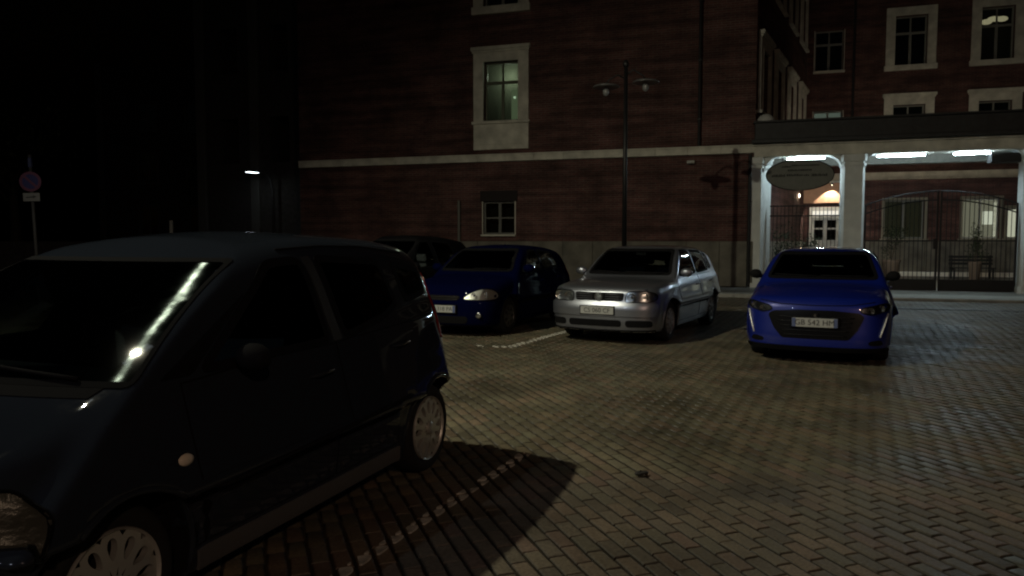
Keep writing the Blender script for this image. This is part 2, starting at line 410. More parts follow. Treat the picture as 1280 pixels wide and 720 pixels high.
def seats(c, root, s0, zs=.45, rearseat=True):
    def seat(s, x, w, hr=1):
        a = MB(); a.box(x-w, x+w, s-c.L/2-.5, s-c.L/2, zs-.12, zs+.05, .04); a.build('seat', M_CLOTH, root)
        b = MB(); k = len(b.v); y = s-c.L/2
        b.prism([(0, 0)], 0, 0) if False else None
        pts = [(y-.04, zs), (y+.10, zs), (y+.24, zs+.58), (y+.16, zs+.60)]
        b.add([(x-w, p[0], p[1]) for p in pts]+[(x+w, p[0], p[1]) for p in pts], [(0,1,2,3),(7,6,5,4),(0,4,5,1),(1,5,6,2),(2,6,7,3),(3,7,4,0)])
        o = b.build('backrest', M_CLOTH, root)
        for i in range(hr):
            xx = x if hr == 1 else x-w+.25+i*(2*w-.5)/(hr-1)
            MB().box(xx-.12, xx+.12, y+.15, y+.25, zs+.62, zs+.80, .04).build('headrest', M_CLOTH, o)
    seat(s0, .36, .24); seat(s0, -.36, .24)
    if rearseat: seat(s0+.85, 0, .6, 2)
    d = MB(); y = c.ws(c.zbelt)-c.L/2
    d.box(-c.cw+.12, c.cw-.12, y+.12, y+.5, .55, c.zbelt-.03, .05); d.build('dashboard', M_TRIM, root)
    sw = MB(); cc = Vector((.36, s0-c.L/2-.62, zs+.33)); pts = []
    for i in range(25):
        t = 2*math.pi*i/24; pts.append(cc + Vector((.18*math.cos(t), .08*math.sin(t), .165*math.sin(t))))
    sw.tube(pts, .014, 6); sw.tube([cc+Vector((-.17, 0, 0)), cc+Vector((.17, 0, 0))], .018, 6); sw.build('steering_wheel', M_TRIM, root)

def glassbox(c, root, name, poly, view, gm, off=.002, ring=.005, inn=.026, out=.012):
    o = c.panel(root, name, poly, view, off, gm, .09, .004)
    c.ring(root, 'window_seal', poly, view, ring, M_SEAL, out, inn); return o

def mirror(c, root, s, z, side, m, size=(.10, .075, .085)):
    p, g = c.pt3(s, z, 'L' if side > 0 else 'R'); mb = MB()
    cx = p + Vector((side*(.015+size[0]), -.02, .03)); mb.lathe_ell(cx, size, 18, 12)
    for i, v in enumerate(mb.v):
        if v[1] > cx.y+size[1]*.35: mb.v[i] = (v[0], cx.y+size[1]*.35, v[2])
    o = mb.build('door_mirror', m, root, True)
    MB().tube([p - Vector((side*.02, 0, .0)), cx - Vector((0, 0, .05))], .022, 8).build('mirror_arm', M_BLK, o)
    return o
def handle(c, root, s, z, side, m, w=.09):
    p, g = c.pt3(s, z, 'L' if side > 0 else 'R', .02); q, g = c.pt3(s+w*2, z+.01, 'L' if side > 0 else 'R', .02)
    mb = MB(); g = g*.012; mb.tube([p-g*2.4, p+(q-p)*.15+g, p+(q-p)*.5+g*1.3, p+(q-p)*.85+g, q-g*2.4], .012, 8); return mb.build('door_handle', m, root, True)
def doors(c, root, polys, m, handles):
    for i, po in enumerate(polys):
        for sd in 'LR':
            c.panel(root, 'door_gap', offset(po, .006), sd, .0012, M_SEAL, .12, .002)
            c.panel(root, 'door', offset(po, -.002), sd, .0035, m, .05, .003)
            handle(c, root, handles[i][0], handles[i][1], 1 if sd == 'L' else -1, c.handle_m)
def wiper(c, root, x0, z0, x1, z1, m=M_BLK):
    n = 7; L = [(x0+(x1-x0)*i/(n-1), z0+(z1-z0)*i/(n-1)) for i in range(n)]; q, g = c.hit(L, 'F', .018); MB().tube(c.place(q), .009, 6).build('wiper', m, root, True)
    p = c.place(q); mid = (p[0]+p[-1])*.5
    a, g = c.pt3(x0+.32*(1 if x1 > x0 else -1)*-.1+x0*0, z0-.02, 'F', .01)
def headlight(c, root, poly, spots, cover=.03, base=M_REFL):
    for sg in (1, -1):
        po = [(sg*p[0], p[1]) for p in poly]
        if sg < 0: po = po[::-1]
        h = c.panel(root, 'headlight', po, 'F', .003, base, .05, .01)
        c.ring(root, 'headlight_surround', po, 'F', .006, M_BLK, .006, .006, .05)
        for (x, z, r) in spots:
            p, g = c.pt3(sg*x, z, 'F', .004); y = p.y
            mb = MB(); mb.lathe([(r, -.022), (r*.93, -.022), (r*.75, .0), (r*.4, .01), (r*.28, -.012), (.001, -.018)], 20, 'y', (p.x, y, p.z)); mb.build('reflector_bowl', M_CHROME, h, True)
        c.panel(h, 'lens', po, 'F', cover, M_LENS, .06, .03)

def paint(name, col, metal=.5, rough=.35, flake=.0):
    m = mat(name, col, rough, metal, 1.0, spec=.5 if metal else 0., bump=.01, bscale=6, crough=.04)
    # dust and drizzle marks lift the coat's roughness here and there; the inside of the shell is dark lining
    n = m.node_tree.nodes; l = m.node_tree.links; b = n['Principled BSDF']; t = n.new('ShaderNodeTexNoise'); t.inputs['Scale'].default_value = 14; t.inputs['Detail'].default_value = 8
    tc = n.new('ShaderNodeTexCoord'); l.new(tc.outputs['Object'], t.inputs[0]); r = n.new('ShaderNodeMapRange'); r.inputs[1].default_value = .4; r.inputs[2].default_value = .75; r.inputs[3].default_value = .02; r.inputs[4].default_value = .06
    l.new(t.outputs[0], r.inputs[0]); l.new(r.outputs[0], b.inputs['Coat Roughness'])
    g = n.new('ShaderNodeNewGeometry'); mx = n.new('ShaderNodeMixShader'); d = n.new('ShaderNodeBsdfDiffuse'); d.inputs[0].default_value = (.02, .02, .02, 1)
    l.new(g.outputs['Backfacing'], mx.inputs[0]); l.new(b.outputs[0], mx.inputs[1]); l.new(d.outputs[0], mx.inputs[2]); l.new(mx.outputs[0], n['Material Output'].inputs[0])
    return m

# ---- 1. the near dark compact minivan
def build_minivan(loc, rz):
    P = paint('dark_blue_black_paint', (.019, .024, .033), 0., .5)
    c = Car(L=3.60, W=.86, H=1.575, wb=2.423, fo=.72, r=.290, R=.345, rim=.205, zb=.16, crown=.05, fc=.16, fc2=.22, rc=.22, kf=.10, ku=.05,
            hulltop=[(0, .70), (.1, .735), (.35, .845), (.7, .96), (.95, 1.03), (1.5, 1.04), (2.6, 1.10), (3.3, 1.14), (3.6, 1.08)],
            plan=[(0, .90), (.3, .965), (.8, .995), (1.8, 1.0), (2.9, .99), (3.3, .965), (3.6, .92)],
            sidez=[(.1, .93), (.3, .975), (.55, 1.0), (.8, .99), (1.0, .965), (1.2, .94)],
            front=[(.1, .10), (.25, .02), (.45, 0), (.6, .03), (.7, .08), (1.2, .25)], rear=[(.1, 3.5), (.3, 3.59), (.6, 3.6), (.8, 3.55), (1.1, 3.50), (1.3, 3.46)],
            roof=[(.6, 1.34), (1.4, 1.475), (1.8, 1.548), (2.2, 1.575), (2.8, 1.56), (3.3, 1.50), (3.6, 1.42)], rcrown=.09,
            wscreen=[(.5, .06), (.9, .575), (1.0, .72), (1.25, 1.11), (1.45, 1.50), (1.6, 1.87), (1.8, 2.34)], wcurve=.125, kp=.03,
            rscreen=[(.5, 3.52), (1.0, 3.50), (1.2, 3.43), (1.4, 3.33), (1.6, 3.2)], cw=.845, zbelt=1.0, lean=.27, taper=.09,
            paint=P, handle_m=P, crease=(.50, .03))
    root = thing('parked_car', 'near dark blue-black compact minivan with light wheel covers, parked nearest the camera', 'car', loc, rz, 'parked cars')
    wd = rnd([(-.83, .99), (.83, .99), (.66, 1.432), (-.66, 1.432)], .12)
    w1 = rnd([(1.14, .995), (2.03, 1.005), (1.96, 1.43), (1.70, 1.415)]); w2 = rnd([(2.17, 1.01), (2.60, 1.07), (2.80, 1.13), (2.70, 1.40), (2.08, 1.435)])
    w3 = rnd([(2.93, 1.14), (3.24, 1.18), (3.20, 1.34), (2.86, 1.385)]); wr = rnd([(-.58, 1.08), (.58, 1.08), (.52, 1.40), (-.52, 1.40)])
    w0 = rnd([(.93, .99), (1.09, .99), (1.50, 1.29)], .1)
    c.cut = [('F', wd), ('S', w1), ('S', w2), ('S', w3), ('B', wr)]
    c.body(root, .022)
    lat = (math.cos(rz), math.sin(rz), 0)
    wg = glass_mat('smeared_windscreen', (.30, .36, .36), .028, aniso=lat, haze=.055)
    glassbox(c, root, 'windscreen', wd, 'F', wg, inn=.012, out=.006); glassbox(c, root, 'rear_window', wr, 'B', M_GLASS)
    for sd in 'LR': c.panel(root, 'door_pillar', [(2.065, 1.0), (2.14, 1.005), (2.05, 1.44), (1.985, 1.435)], sd, .005, mat('pillar_satin', (.030, .032, .032), .6, spec=.1), .1)
    g = c.panel(root, 'quarter_trim', w0, 'L', .004, M_SEAL, .06); c.panel(root, 'quarter_trim', w0[::-1], 'R', .004, M_SEAL, .06)
    for sd in 'LR':
        glassbox(c, root, 'side_window', w1, sd, M_GLASS); glassbox(c, root, 'side_window', w2, sd, M_GLASS); glassbox(c, root, 'side_window', w3, sd, M_GLASS)
        c.panel(root, 'sill_cover', [(1.12, .185), (2.76, .185), (2.74, .275), (1.10, .275)], sd, .012, mat('grey_sill', (.10, .10, .10), .5, bump=.1), .1)
        c.panel(root, 'tail_light', rnd([(3.33, .86), (3.50, .86), (3.44, 1.38), (3.28, 1.38)], .2), sd, .008, M_RED, .05)
        c.panel(root, 'bumper', [(.14, .20), (.30, .20), (.34, .50), (.10, .50)], sd, .006, P, .05)
        c.panel(root, 'rear_bumper', rnd([(3.27, .22), (3.54, .22), (3.55, .56), (3.33, .56), (3.28, .45)], .2), sd, .010, P, .05)
        c.strip(root, 'side_moulding', [(1.10, .55), (2.0, .575), (2.72, .60)], sd, .006, .010, M_BLK)
        c.strip(root, 'roof_gutter', [(1.85, 1.475), (2.2, 1.49), (2.6, 1.485), (3.1, 1.44)], sd, .002, .006, M_BLK)
    doors(c, root, [[(1.03, .30), (2.05, .30), (2.05, .99), (1.6, .99), (1.03, .965)], [(2.08, .30), (2.72, .30), (2.74, .50), (2.86, .72), (2.93, 1.02), (2.08, .995)]], P, [(1.80, .86), (2.62, .90)])
    for sg in (1, -1):
        mirror(c, root, 1.36, 1.0, sg, M_BLK, (.085, .06, .06))
        p, g = c.pt3(.97, .69, 'L' if sg > 0 else 'R', .004); mb = MB(); mb.lathe([(.024, -.006), (.022, .004), (.012, .010), (.001, .011)], 16, 'x', (0, 0, 0))
        o = mb.build('side_indicator', M_AMBER, root, True); o.location = p; o.scale = (sg, 1.5, 1)
    for sd in 'LR':
        hs_ = rnd([(.13, .50), (.30, .50), (.385, .60), (.435, .69), (.38, .755), (.20, .70), (.13, .62)], .25); hw = c.panel(root, 'headlight_wing', hs_, sd, .010, mat('old_lamp', (.10, .10, .085), .35, .3, bump=.3, bscale=30), .05); c.panel(hw, 'lens', hs_, sd, .022, M_LENS, .05, .02); c.ring(root, 'headlight_surround', hs_, sd, .012, M_SEAL, .006, .006)
    headlight(c, root, rnd([(.42, .50), (.60, .50), (.69, .53), (.69, .665), (.60, .69), (.46, .645)], .3), [], .02, mat('old_lamp'))
    c.panel(root, 'grille', rnd([(-.34, .46), (.34, .46), (.38, .60), (-.38, .60)], .3), 'F', .006, M_BLK, .06)
    for i in range(4): c.strip(root, 'grille_slat', [(-.34, .485+i*.03), (.34, .485+i*.03)], 'F', .012, .006, P)
    c.panel(root, 'air_intake', rnd([(-.5, .22), (.5, .22), (.5, .31), (-.5, .31)], .3), 'F', .006, M_BLK, .06)
    c.strip(root, 'bonnet_gap', [(-.74, .80), (-.66, .72), (-.3, .68), (.3, .68), (.66, .72), (.74, .80)], 'F', .001, .004, M_SEAL)
    plate(c, root, .385, 'BD 417 RK')
    wiper(c, root, .62, 1.0, .05, 1.035); wiper(c, root, .02, 1.0, -.62, 1.03)
    c.panel(root, 'scuttle', [(-.72, .955), (.72, .955), (.74, .985), (-.74, .985)], 'F', .004, M_BLK, .08)
    al = alloy('silver_wheel_cover', (.60, .60, .56))
    for s in (c.fo, c.fo+c.wb):
        for sg in (1, -1): wheel(root, c, s, sg, 'minivan', 12, .62, al, .46, .86, .04)
    seats(c, root, 1.85, .50)
    return root, c

# ---- 2. silver hatchback
def build_silver(loc, rz):
    P = paint('silver_paint', (.34, .36, .42), .85, .36)
    c = Car(L=4.15, W=.867, H=1.444, wb=2.511, fo=.85, r=.305, R=.355, rim=.195, zb=.17, crown=.05, fc=.13, fc2=.16, rc=.13, kf=.07, ku=.04,
            hulltop=[(0, .80), (.12, .835), (.5, .90), (1.0, .945), (1.3, .955), (2.5, .97), (3.6, 1.0), (4.15, .97)],
            plan=[(0, .93), (.35, .975), (.9, .995), (2, 1.0), (3.3, .99), (3.8, .96), (4.15, .92)],
            sidez=[(.1, .94), (.3, .975), (.55, 1.0), (.8, .985), (.95, .965), (1.1, .95)],
            front=[(.1, .10), (.22, .03), (.38, 0), (.57, 0), (.61, .035), (.78, .07), (1.0, .15)], rear=[(.1, 4.06), (.3, 4.14), (.55, 4.15), (.65, 4.10), (.95, 4.06), (1.2, 4.0)],
            roof=[(.9, 1.30), (1.7, 1.40), (2.1, 1.435), (2.5, 1.444), (3.1, 1.425), (3.7, 1.36), (4.1, 1.28)], rcrown=.05,
            wscreen=[(.5, .5), (.9, 1.08), (.95, 1.15), (1.15, 1.42), (1.38, 1.80), (1.6, 2.2)], wcurve=.16,
            rscreen=[(.5, 4.1), (.95, 4.05), (1.15, 3.93), (1.35, 3.72), (1.5, 3.5)], cw=.80, zbelt=.95, lean=.34, taper=.07,
            paint=P, handle_m=P, crease=None)
    root = thing('parked_car', 'silver hatchback with white front number plate and silver round badge, between two blue cars', 'car', loc, rz, 'parked cars')
    wd = rnd([(-.70, .985), (.70, .985), (.58, 1.375), (-.58, 1.375)])
    w1 = rnd([(1.42, .965), (2.42, .985), (2.38, 1.36), (1.98, 1.36)]); w2 = rnd([(2.50, .985), (3.30, 1.005), (3.34, 1.06), (3.20, 1.335), (2.47, 1.36)]); w3 = rnd([(3.42, 1.02), (3.62, 1.05), (3.50, 1.28), (3.30, 1.32)])
    wr = rnd([(-.60, 1.02), (.60, 1.02), (.52, 1.32), (-.52, 1.32)])
    c.cut = [('F', wd), ('S', w1), ('S', w2), ('S', w3), ('B', wr)]; c.body(root, .03)
    glassbox(c, root, 'windscreen', wd, 'F', M_GLASS, inn=.03); glassbox(c, root, 'rear_window', wr, 'B', M_GLASS)
    for sd in 'LR':
        for w in (w1, w2, w3): glassbox(c, root, 'side_window', w, sd, M_GLASS)
        c.strip(root, 'side_moulding', [(1.25, .52), (2.2, .53), (3.0, .53)], sd, .008, .016, P)
        c.panel(root, 'tail_light', rnd([(3.95, .66), (4.06, .66), (4.04, .92), (3.88, .92)], .2), sd, .006, M_RED, .05)
    doors(c, root, [[(1.22, .27), (2.42, .27), (2.44, .94), (1.8, .94), (1.22, .92)], [(2.45, .27), (3.02, .27), (3.04, .45), (3.20, .65), (3.36, .96), (2.47, .95)]], P, [(2.18, .80), (3.10, .82)])
    for sg in (1, -1): mirror(c, root, 1.50, .99, sg, P, (.10, .065, .07))
    headlight(c, root, rnd([(.40, .625), (.74, .63), (.82, .66), (.81, .75), (.70, .785), (.42, .77)], .2), [(.50, .695, .064), (.67, .70, .068)], .018)
    c.panel(root, 'grille', rnd([(-.37, .64), (.37, .64), (.385, .76), (-.385, .76)], .15), 'F', .004, M_BLK, .06)
    for i in range(3):
        for sg in (1, -1): c.strip(root, 'grille_slat', [(sg*.10, .668+i*.032), (sg*.36, .668+i*.032)], 'F', .010, .005, mat('grille_grey', (.10, .10, .12), .4, .3))
    c.strip(root, 'bonnet_edge', [(-.70, .805), (-.38, .785), (0, .782), (.38, .785), (.70, .805)], 'F', .003, .010, P)
    c.panel(root, 'bumper', rnd([(-.83, .42), (.83, .42), (.83, .60), (-.83, .60)], .2), 'F', .022, P, .05)
    for a, b in ((-.80, -.53), (-.47, .36), (.42, .78)): c.panel(root, 'air_intake', rnd([(a, .265), (b, .265), (b, .365), (a, .365)], .2), 'F', .005, M_BLK, .06)
    c.strip(root, 'bumper_lip', [(-.80, .215), (0, .205), (.80, .215)], 'F', .004, .012, M_BLK)
    # round badge: ring with the two stacked letters
    p, g = c.pt3(0, .70, 'F', .012); y = p.y-.008; z = .70; b = MB(); pts = [(.062*math.cos(t*math.pi/12), y, z+.062*math.sin(t*math.pi/12)) for t in range(25)]; b.tube(pts, .006, 6)
    for L in ([(-.026, .054), (0, .010), (.026, .054)], [(-.052, .030), (-.026, -.050), (0, -.004), (.026, -.050), (.052, .030)]): b.tube([(q[0], y, z+q[1]) for q in L], .0055, 6)
    badge = MB().lathe([(.001, 0), (.066, 0), (.064, .02)], 24, 'y', (0, y+.006, z)).build('badge', mat('badge_base', (.3, .31, .34), .3, .8), root); b.build('badge_letters', M_CHROME, badge, True)
    plate(c, root, .50, 'CS 060 CF', False)
    wiper(c, root, .58, 1.00, -.02, 1.01); wiper(c, root, -.08, 1.00, -.62, 1.02)
    al = alloy('grey_wheel_cover', (.33, .33, .34))
    for s in (c.fo, c.fo+c.wb):
        for sg in (1, -1): wheel(root, c, s, sg, 'silver', 9, .55, al, .40, .86, .035)
    seats(c, root, 2.25, .46)
    MB().box(-.09, .09, c.ws(1.36)-c.L/2+.13, c.ws(1.36)-c.L/2+.15, 1.27, 1.33, .01).build('rear_view_mirror', M_CHROME, root)
    return root, c

# ---- 3. bright blue hatchback (right)
def build_blue(loc, rz):
    P = paint('bright_blue_paint', (.005, .016, .21), .2, .4)
    c = Car(L=4.05, W=.855, H=1.43, wb=2.54, fo=.82, r=.32, R=.375, rim=.225, zb=.17, crown=.07, fc=.15, fc2=.20, rc=.14, kf=.07, ku=.05,
            hulltop=[(0, .76), (.12, .81), (.5, .90), (1.0, .965), (1.3, .985), (2.5, 1.0), (3.5, 1.04), (4.05, .98)],
            plan=[(0, .92), (.35, .975), (.9, 1.0), (2, .985), (3.2, 1.0), (3.7, .97), (4.05, .91)],
            sidez=[(.1, .95), (.3, .985), (.55, 1.0), (.8, .98), (1.0, .95), (1.1, .93)],
            front=[(.1, .07), (.2, .01), (.30, 0), (.5, .02), (.70, .05), (.78, .09), (1.0, .2)], rear=[(.1, 3.96), (.3, 4.04), (.6, 4.05), (.9, 4.0), (1.2, 3.9)],
            roof=[(.9, 1.28), (1.7, 1.37), (2.1, 1.42), (2.5, 1.43), (3.1, 1.40), (3.7, 1.32), (4.0, 1.26)], rcrown=.06,
            wscreen=[(.5, .5), (.95, 1.02), (1.1, 1.26), (1.25, 1.50), (1.37, 1.74), (1.6, 2.2)], wcurve=.18,
            rscreen=[(.5, 4.0), (1.0, 3.95), (1.2, 3.8), (1.35, 3.6), (1.5, 3.4)], cw=.80, zbelt=.98, lean=.36, taper=.10,
            paint=P, handle_m=P, crease=(.70, .03))
    root = thing('parked_car', 'bright blue hatchback with black grille and slanted fang lights, in front of the lit portico', 'car', loc, rz, 'parked cars')
    wd = rnd([(-.70, 1.01), (.70, 1.01), (.57, 1.355), (-.57, 1.355)])
    w1 = rnd([(1.40, .99), (2.40, 1.01), (2.36, 1.34), (1.95, 1.33)]); w2 = rnd([(2.48, 1.01), (3.20, 1.05), (3.24, 1.10), (3.02, 1.31), (2.45, 1.34)]); wr = rnd([(-.58, 1.06), (.58, 1.06), (.48, 1.30), (-.48, 1.30)])
    c.cut = [('F', wd), ('S', w1), ('S', w2), ('B', wr)]; c.body(root, .03)
    glassbox(c, root, 'windscreen', wd, 'F', M_GLASS, inn=.03); glassbox(c, root, 'rear_window', wr, 'B', M_GLASS)
    for sd in 'LR':
        for w in (w1, w2): glassbox(c, root, 'side_window', w, sd, M_GLASS)
        c.panel(root, 'sill_cover', [(1.20, .19), (2.92, .19), (2.90, .27), (1.18, .27)], sd, .01, M_BLK, .1)
        c.panel(root, 'tail_light', rnd([(3.80, .78), (4.0, .78), (3.98, .93), (3.78, .93)], .2), sd, .006, M_RED, .05)
    doors(c, root, [[(1.20, .28), (2.40, .28), (2.42, .96), (1.20, .94)], [(2.43, .28), (2.92, .28), (2.95, .5), (3.10, .70), (3.26, 1.0), (2.45, .97)]], P, [(2.15, .84), (3.00, .88)])
    for sg in (1, -1): mirror(c, root, 1.46, 1.02, sg, M_BLK, (.085, .06, .065))
    headlight(c, root, rnd([(.50, .655), (.62, .625), (.80, .67), (.83, .73), (.78, .76), (.52, .705)], .2), [(.62, .675, .035), (.73, .70, .038)], .012, mat('smoked_lamp', (.10, .10, .11), .25, .9))
    gl = mat('gloss_black_grille', (.006, .006, .007), .25, spec=.3)
    g = c.panel(root, 'grille', rnd([(-.50, .645), (-.55, .60), (-.48, .44), (-.38, .32), (.38, .32), (.48, .44), (.55, .60), (.50, .645), (.2, .67), (-.2, .67)], .12), 'F', .006, gl, .05)
    for i in range(5): c.strip(root, 'grille_slat', [(-.36-.02*i, .365+i*.055), (.36+.02*i, .365+i*.055)], 'F', .010, .005, mat('grille_dark', (.02, .02, .022), .4, .5))
    c.strip(root, 'bonnet_edge', [(-.66, .775), (-.4, .735), (0, .725), (.4, .735), (.66, .775)], 'F', .001, .006, M_SEAL)
    for sg in (1, -1):
        c.strip(root, 'daytime_light', [(sg*.80, .64), (sg*.765, .50), (sg*.72, .36)], 'F', .010, .010, mat('white_led_bar', (.75, .76, .76), .3, .2))
        c.panel(root, 'lower_vent', rnd([(sg*.60, .26), (sg*.76, .26), (sg*.74, .33), (sg*.60, .31)][::sg], .2), 'F', .005, gl, .05)
    c.panel(root, 'bumper_lip', rnd([(-.80, .17), (.80, .17), (.82, .225), (-.82, .225)], .2), 'F', .02, M_BLK, .06)
    # shield badge
    p, gg = c.pt3(0, .60, 'F', .016); y = p.y-.006; sh = [(-.04, .635), (.04, .635), (.038, .585), (.02, .558), (0, .548), (-.02, .558), (-.038, .585)]
    bd = MB().prism(sh, y, y+.012).build('badge', M_BLK, root)
    MB().prism([(-.02, .56), (-.004, .562), (.004, .578), (.022, .572), (.026, .590), (.010, .600), (.018, .612), (.012, .626), (-.006, .624), (-.012, .608), (-.004, .598), (-.016, .586)], y-.003, y+.001).build('rampant_beast', M_CHROME, bd)
    plate(c, root, .52, 'GB 542 HM', True)
    wiper(c, root, .60, 1.03, .0, 1.035); wiper(c, root, -.06, 1.03, -.60, 1.045)
    al = alloy('dark_alloy', (.16, .16, .17))
    for s in (c.fo, c.fo+c.wb):
        for sg in (1, -1): wheel(root, c, s, sg, 'blue', 5, .72, al, .32, .88, .03)
    seats(c, root, 2.2, .46)
    return root, c

# ---- 4. dark blue older hatchback, almond headlights
def build_navy(loc, rz, col, label, tall=0., key='navy'):
    P = paint('navy_paint' if key == 'navy' else 'black_paint', col, 0., .45)
    t = tall
    P.node_tree.nodes['Principled BSDF'].inputs['Coat Weight'].default_value = .05
    c = Car(L=3.92+t, W=.84, H=1.45+t*.9, wb=2.487, fo=.80, r=.30, R=.35, rim=.185, zb=.17, crown=.08, fc=.17, fc2=.22, rc=.14, kf=.09, ku=.05,
            hulltop=[(0, .75), (.12, .80), (.5, .89), (1.0, .96), (1.3, .98), (2.5, 1.0), (3.4, 1.03), (3.92+t, .98)],
            plan=[(0, .90), (.35, .965), (.9, .995), (2, 1.0), (3.1, .99), (3.6, .96), (3.92+t, .90)],
            sidez=[(.1, .94), (.3, .975), (.55, 1.0), (.8, .985), (1.0, .955), (1.1, .94)],
            front=[(.1, .10), (.22, .03), (.38, 0), (.52, .01), (.68, .07), (1.0, .2)], rear=[(.1, 3.84+t), (.3, 3.91+t), (.6, 3.92+t), (.9, 3.88+t), (1.2, 3.8+t)],
            roof=[(.9, 1.30+t*.9), (1.6, 1.39+t*.9), (2.0, 1.44+t*.9), (2.4, 1.45+t*.9), (3.0, 1.42+t*.9), (3.6, 1.35+t*.9), (4.2, 1.25+t*.9)], rcrown=.07,
            wscreen=[(.5, .5), (.95, 1.0), (1.1, 1.22), (1.25, 1.45), (1.39, 1.70), (1.7, 2.1)], wcurve=.17,
            rscreen=[(.5, 3.88+t), (1.0, 3.84+t), (1.2, 3.72+t), (1.4, 3.55+t), (1.6, 3.45+t)], cw=.79, zbelt=.98, lean=.36, taper=.10,
            paint=P, handle_m=P, crease=None)
    root = thing('parked_car', label, 'car', loc, rz, 'parked cars')
    h = 1.375+t*.85
    wd = rnd([(-.68, 1.01), (.68, 1.01), (.55, h), (-.55, h)]); w1 = rnd([(1.38, .99), (2.30, 1.01), (2.26, h-.02), (1.95, h-.03)])
    w2 = rnd([(2.38, 1.01), (3.12, 1.04), (3.14, 1.12), (2.95, h-.06), (2.34, h-.02)]); wr = rnd([(-.58, 1.06), (.58, 1.06), (.50, h-.06), (-.50, h-.06)])
    c.cut = [('F', wd), ('S', w1), ('S', w2), ('B', wr)]; c.body(root, .032)
    glassbox(c, root, 'windscreen', wd, 'F', M_GLASS, inn=.03); glassbox(c, root, 'rear_window', wr, 'B', M_GLASS)
    for sd in 'LR':
        for w in (w1, w2): glassbox(c, root, 'side_window', w, sd, M_GLASS)
        c.panel(root, 'tail_light', rnd([(3.66+t, .8), (3.82+t, .8), (3.78+t, 1.05), (3.66+t, 1.05)], .2), sd, .006, M_RED, .05)
    doors(c, root, [[(1.18, .28), (2.30, .28), (2.32, .96), (1.18, .94)], [(2.33, .28), (2.88, .28), (2.90, .48), (3.06, .70), (3.16, .99), (2.35, .97)]], P, [(2.05, .82), (2.90, .85)])
    for sg in (1, -1): mirror(c, root, 1.44, 1.02, sg, P, (.10, .065, .075))
    headlight(c, root, rnd([(.34, .60), (.74, .585), (.81, .61), (.80, .70), (.72, .765), (.58, .76), (.42, .68)], .3), [(.52, .655, .05), (.67, .67, .06)], .014, mat('pale_lamp', (.6, .6, .56), .35, .4))
    c.panel(root, 'grille', rnd([(-.28, .58), (.28, .58), (.30, .66), (-.30, .66)], .3), 'F', .005, M_BLK, .06)
    for i in range(2): c.strip(root, 'grille_slat', [(-.27, .60+i*.035), (.27, .60+i*.035)], 'F', .010, .005, M_CHROME)
    c.panel(root, 'air_intake', rnd([(-.42, .22), (.42, .22), (.45, .34), (-.45, .34)], .3), 'F', .005, M_BLK, .06)
    for sg in (1, -1):
        p, g = c.pt3(sg*.60, .36, 'F', .006); MB().lathe([(.05, .012), (.048, -.006), (.03, -.012), (.001, -.014)], 18, 'y', p).build('fog_light', M_REFL, root, True)
    plate(c, root, .45, 'CV 318 PA', True)
    wiper(c, root, .58, 1.03, 0, 1.035)
    al = alloy('black_wheel_cover', (.10, .10, .10))
    for s in (c.fo, c.fo+c.wb):
        for sg in (1, -1): wheel(root, c, s, sg, 'navy', 7, .6, al, .38, .86, .035)
    seats(c, root, 2.15, .47)
    return root, c

def pose(s0, px, py, hd, c_L, W):
    """car placed by the ground point of its left front wheel"""
    hd = R(hd); F = Vector((-math.cos(hd), -math.sin(hd), 0)); inb = Vector((-math.sin(hd), math.cos(hd), 0))
    ctr = Vector((px, py, 0)) + inb*W - F*(c_L/2 - s0); return ctr, hd - math.pi/2
loc, rz = pose(.72, -1.39, 2.565, 69.0, 3.60, .86); build_minivan(loc, rz)
loc, rz = pose(.85, 2.43, 11.25, 61.0, 4.15, .867); build_silver(loc, rz)
loc, rz = pose(.82, 4.84, 9.42, 64.5, 4.05, .872); build_blue(loc, rz)
loc, rz = pose(.80, -.02, 12.1, 65.5, 3.92, .84); build_navy(loc, rz, (.0015, .0025, .020), 'dark blue hatchback with pale almond headlight and round fog lamp, left of the silver hatchback')
loc, rz = pose(.80, -2.15, 13.4, 61.0, 4.12, .84); sv, svc = build_navy(loc, rz, (.006, .006, .007), 'tall black car half hidden behind the near minivan, left of the dark blue hatchback', .20, 'tall')

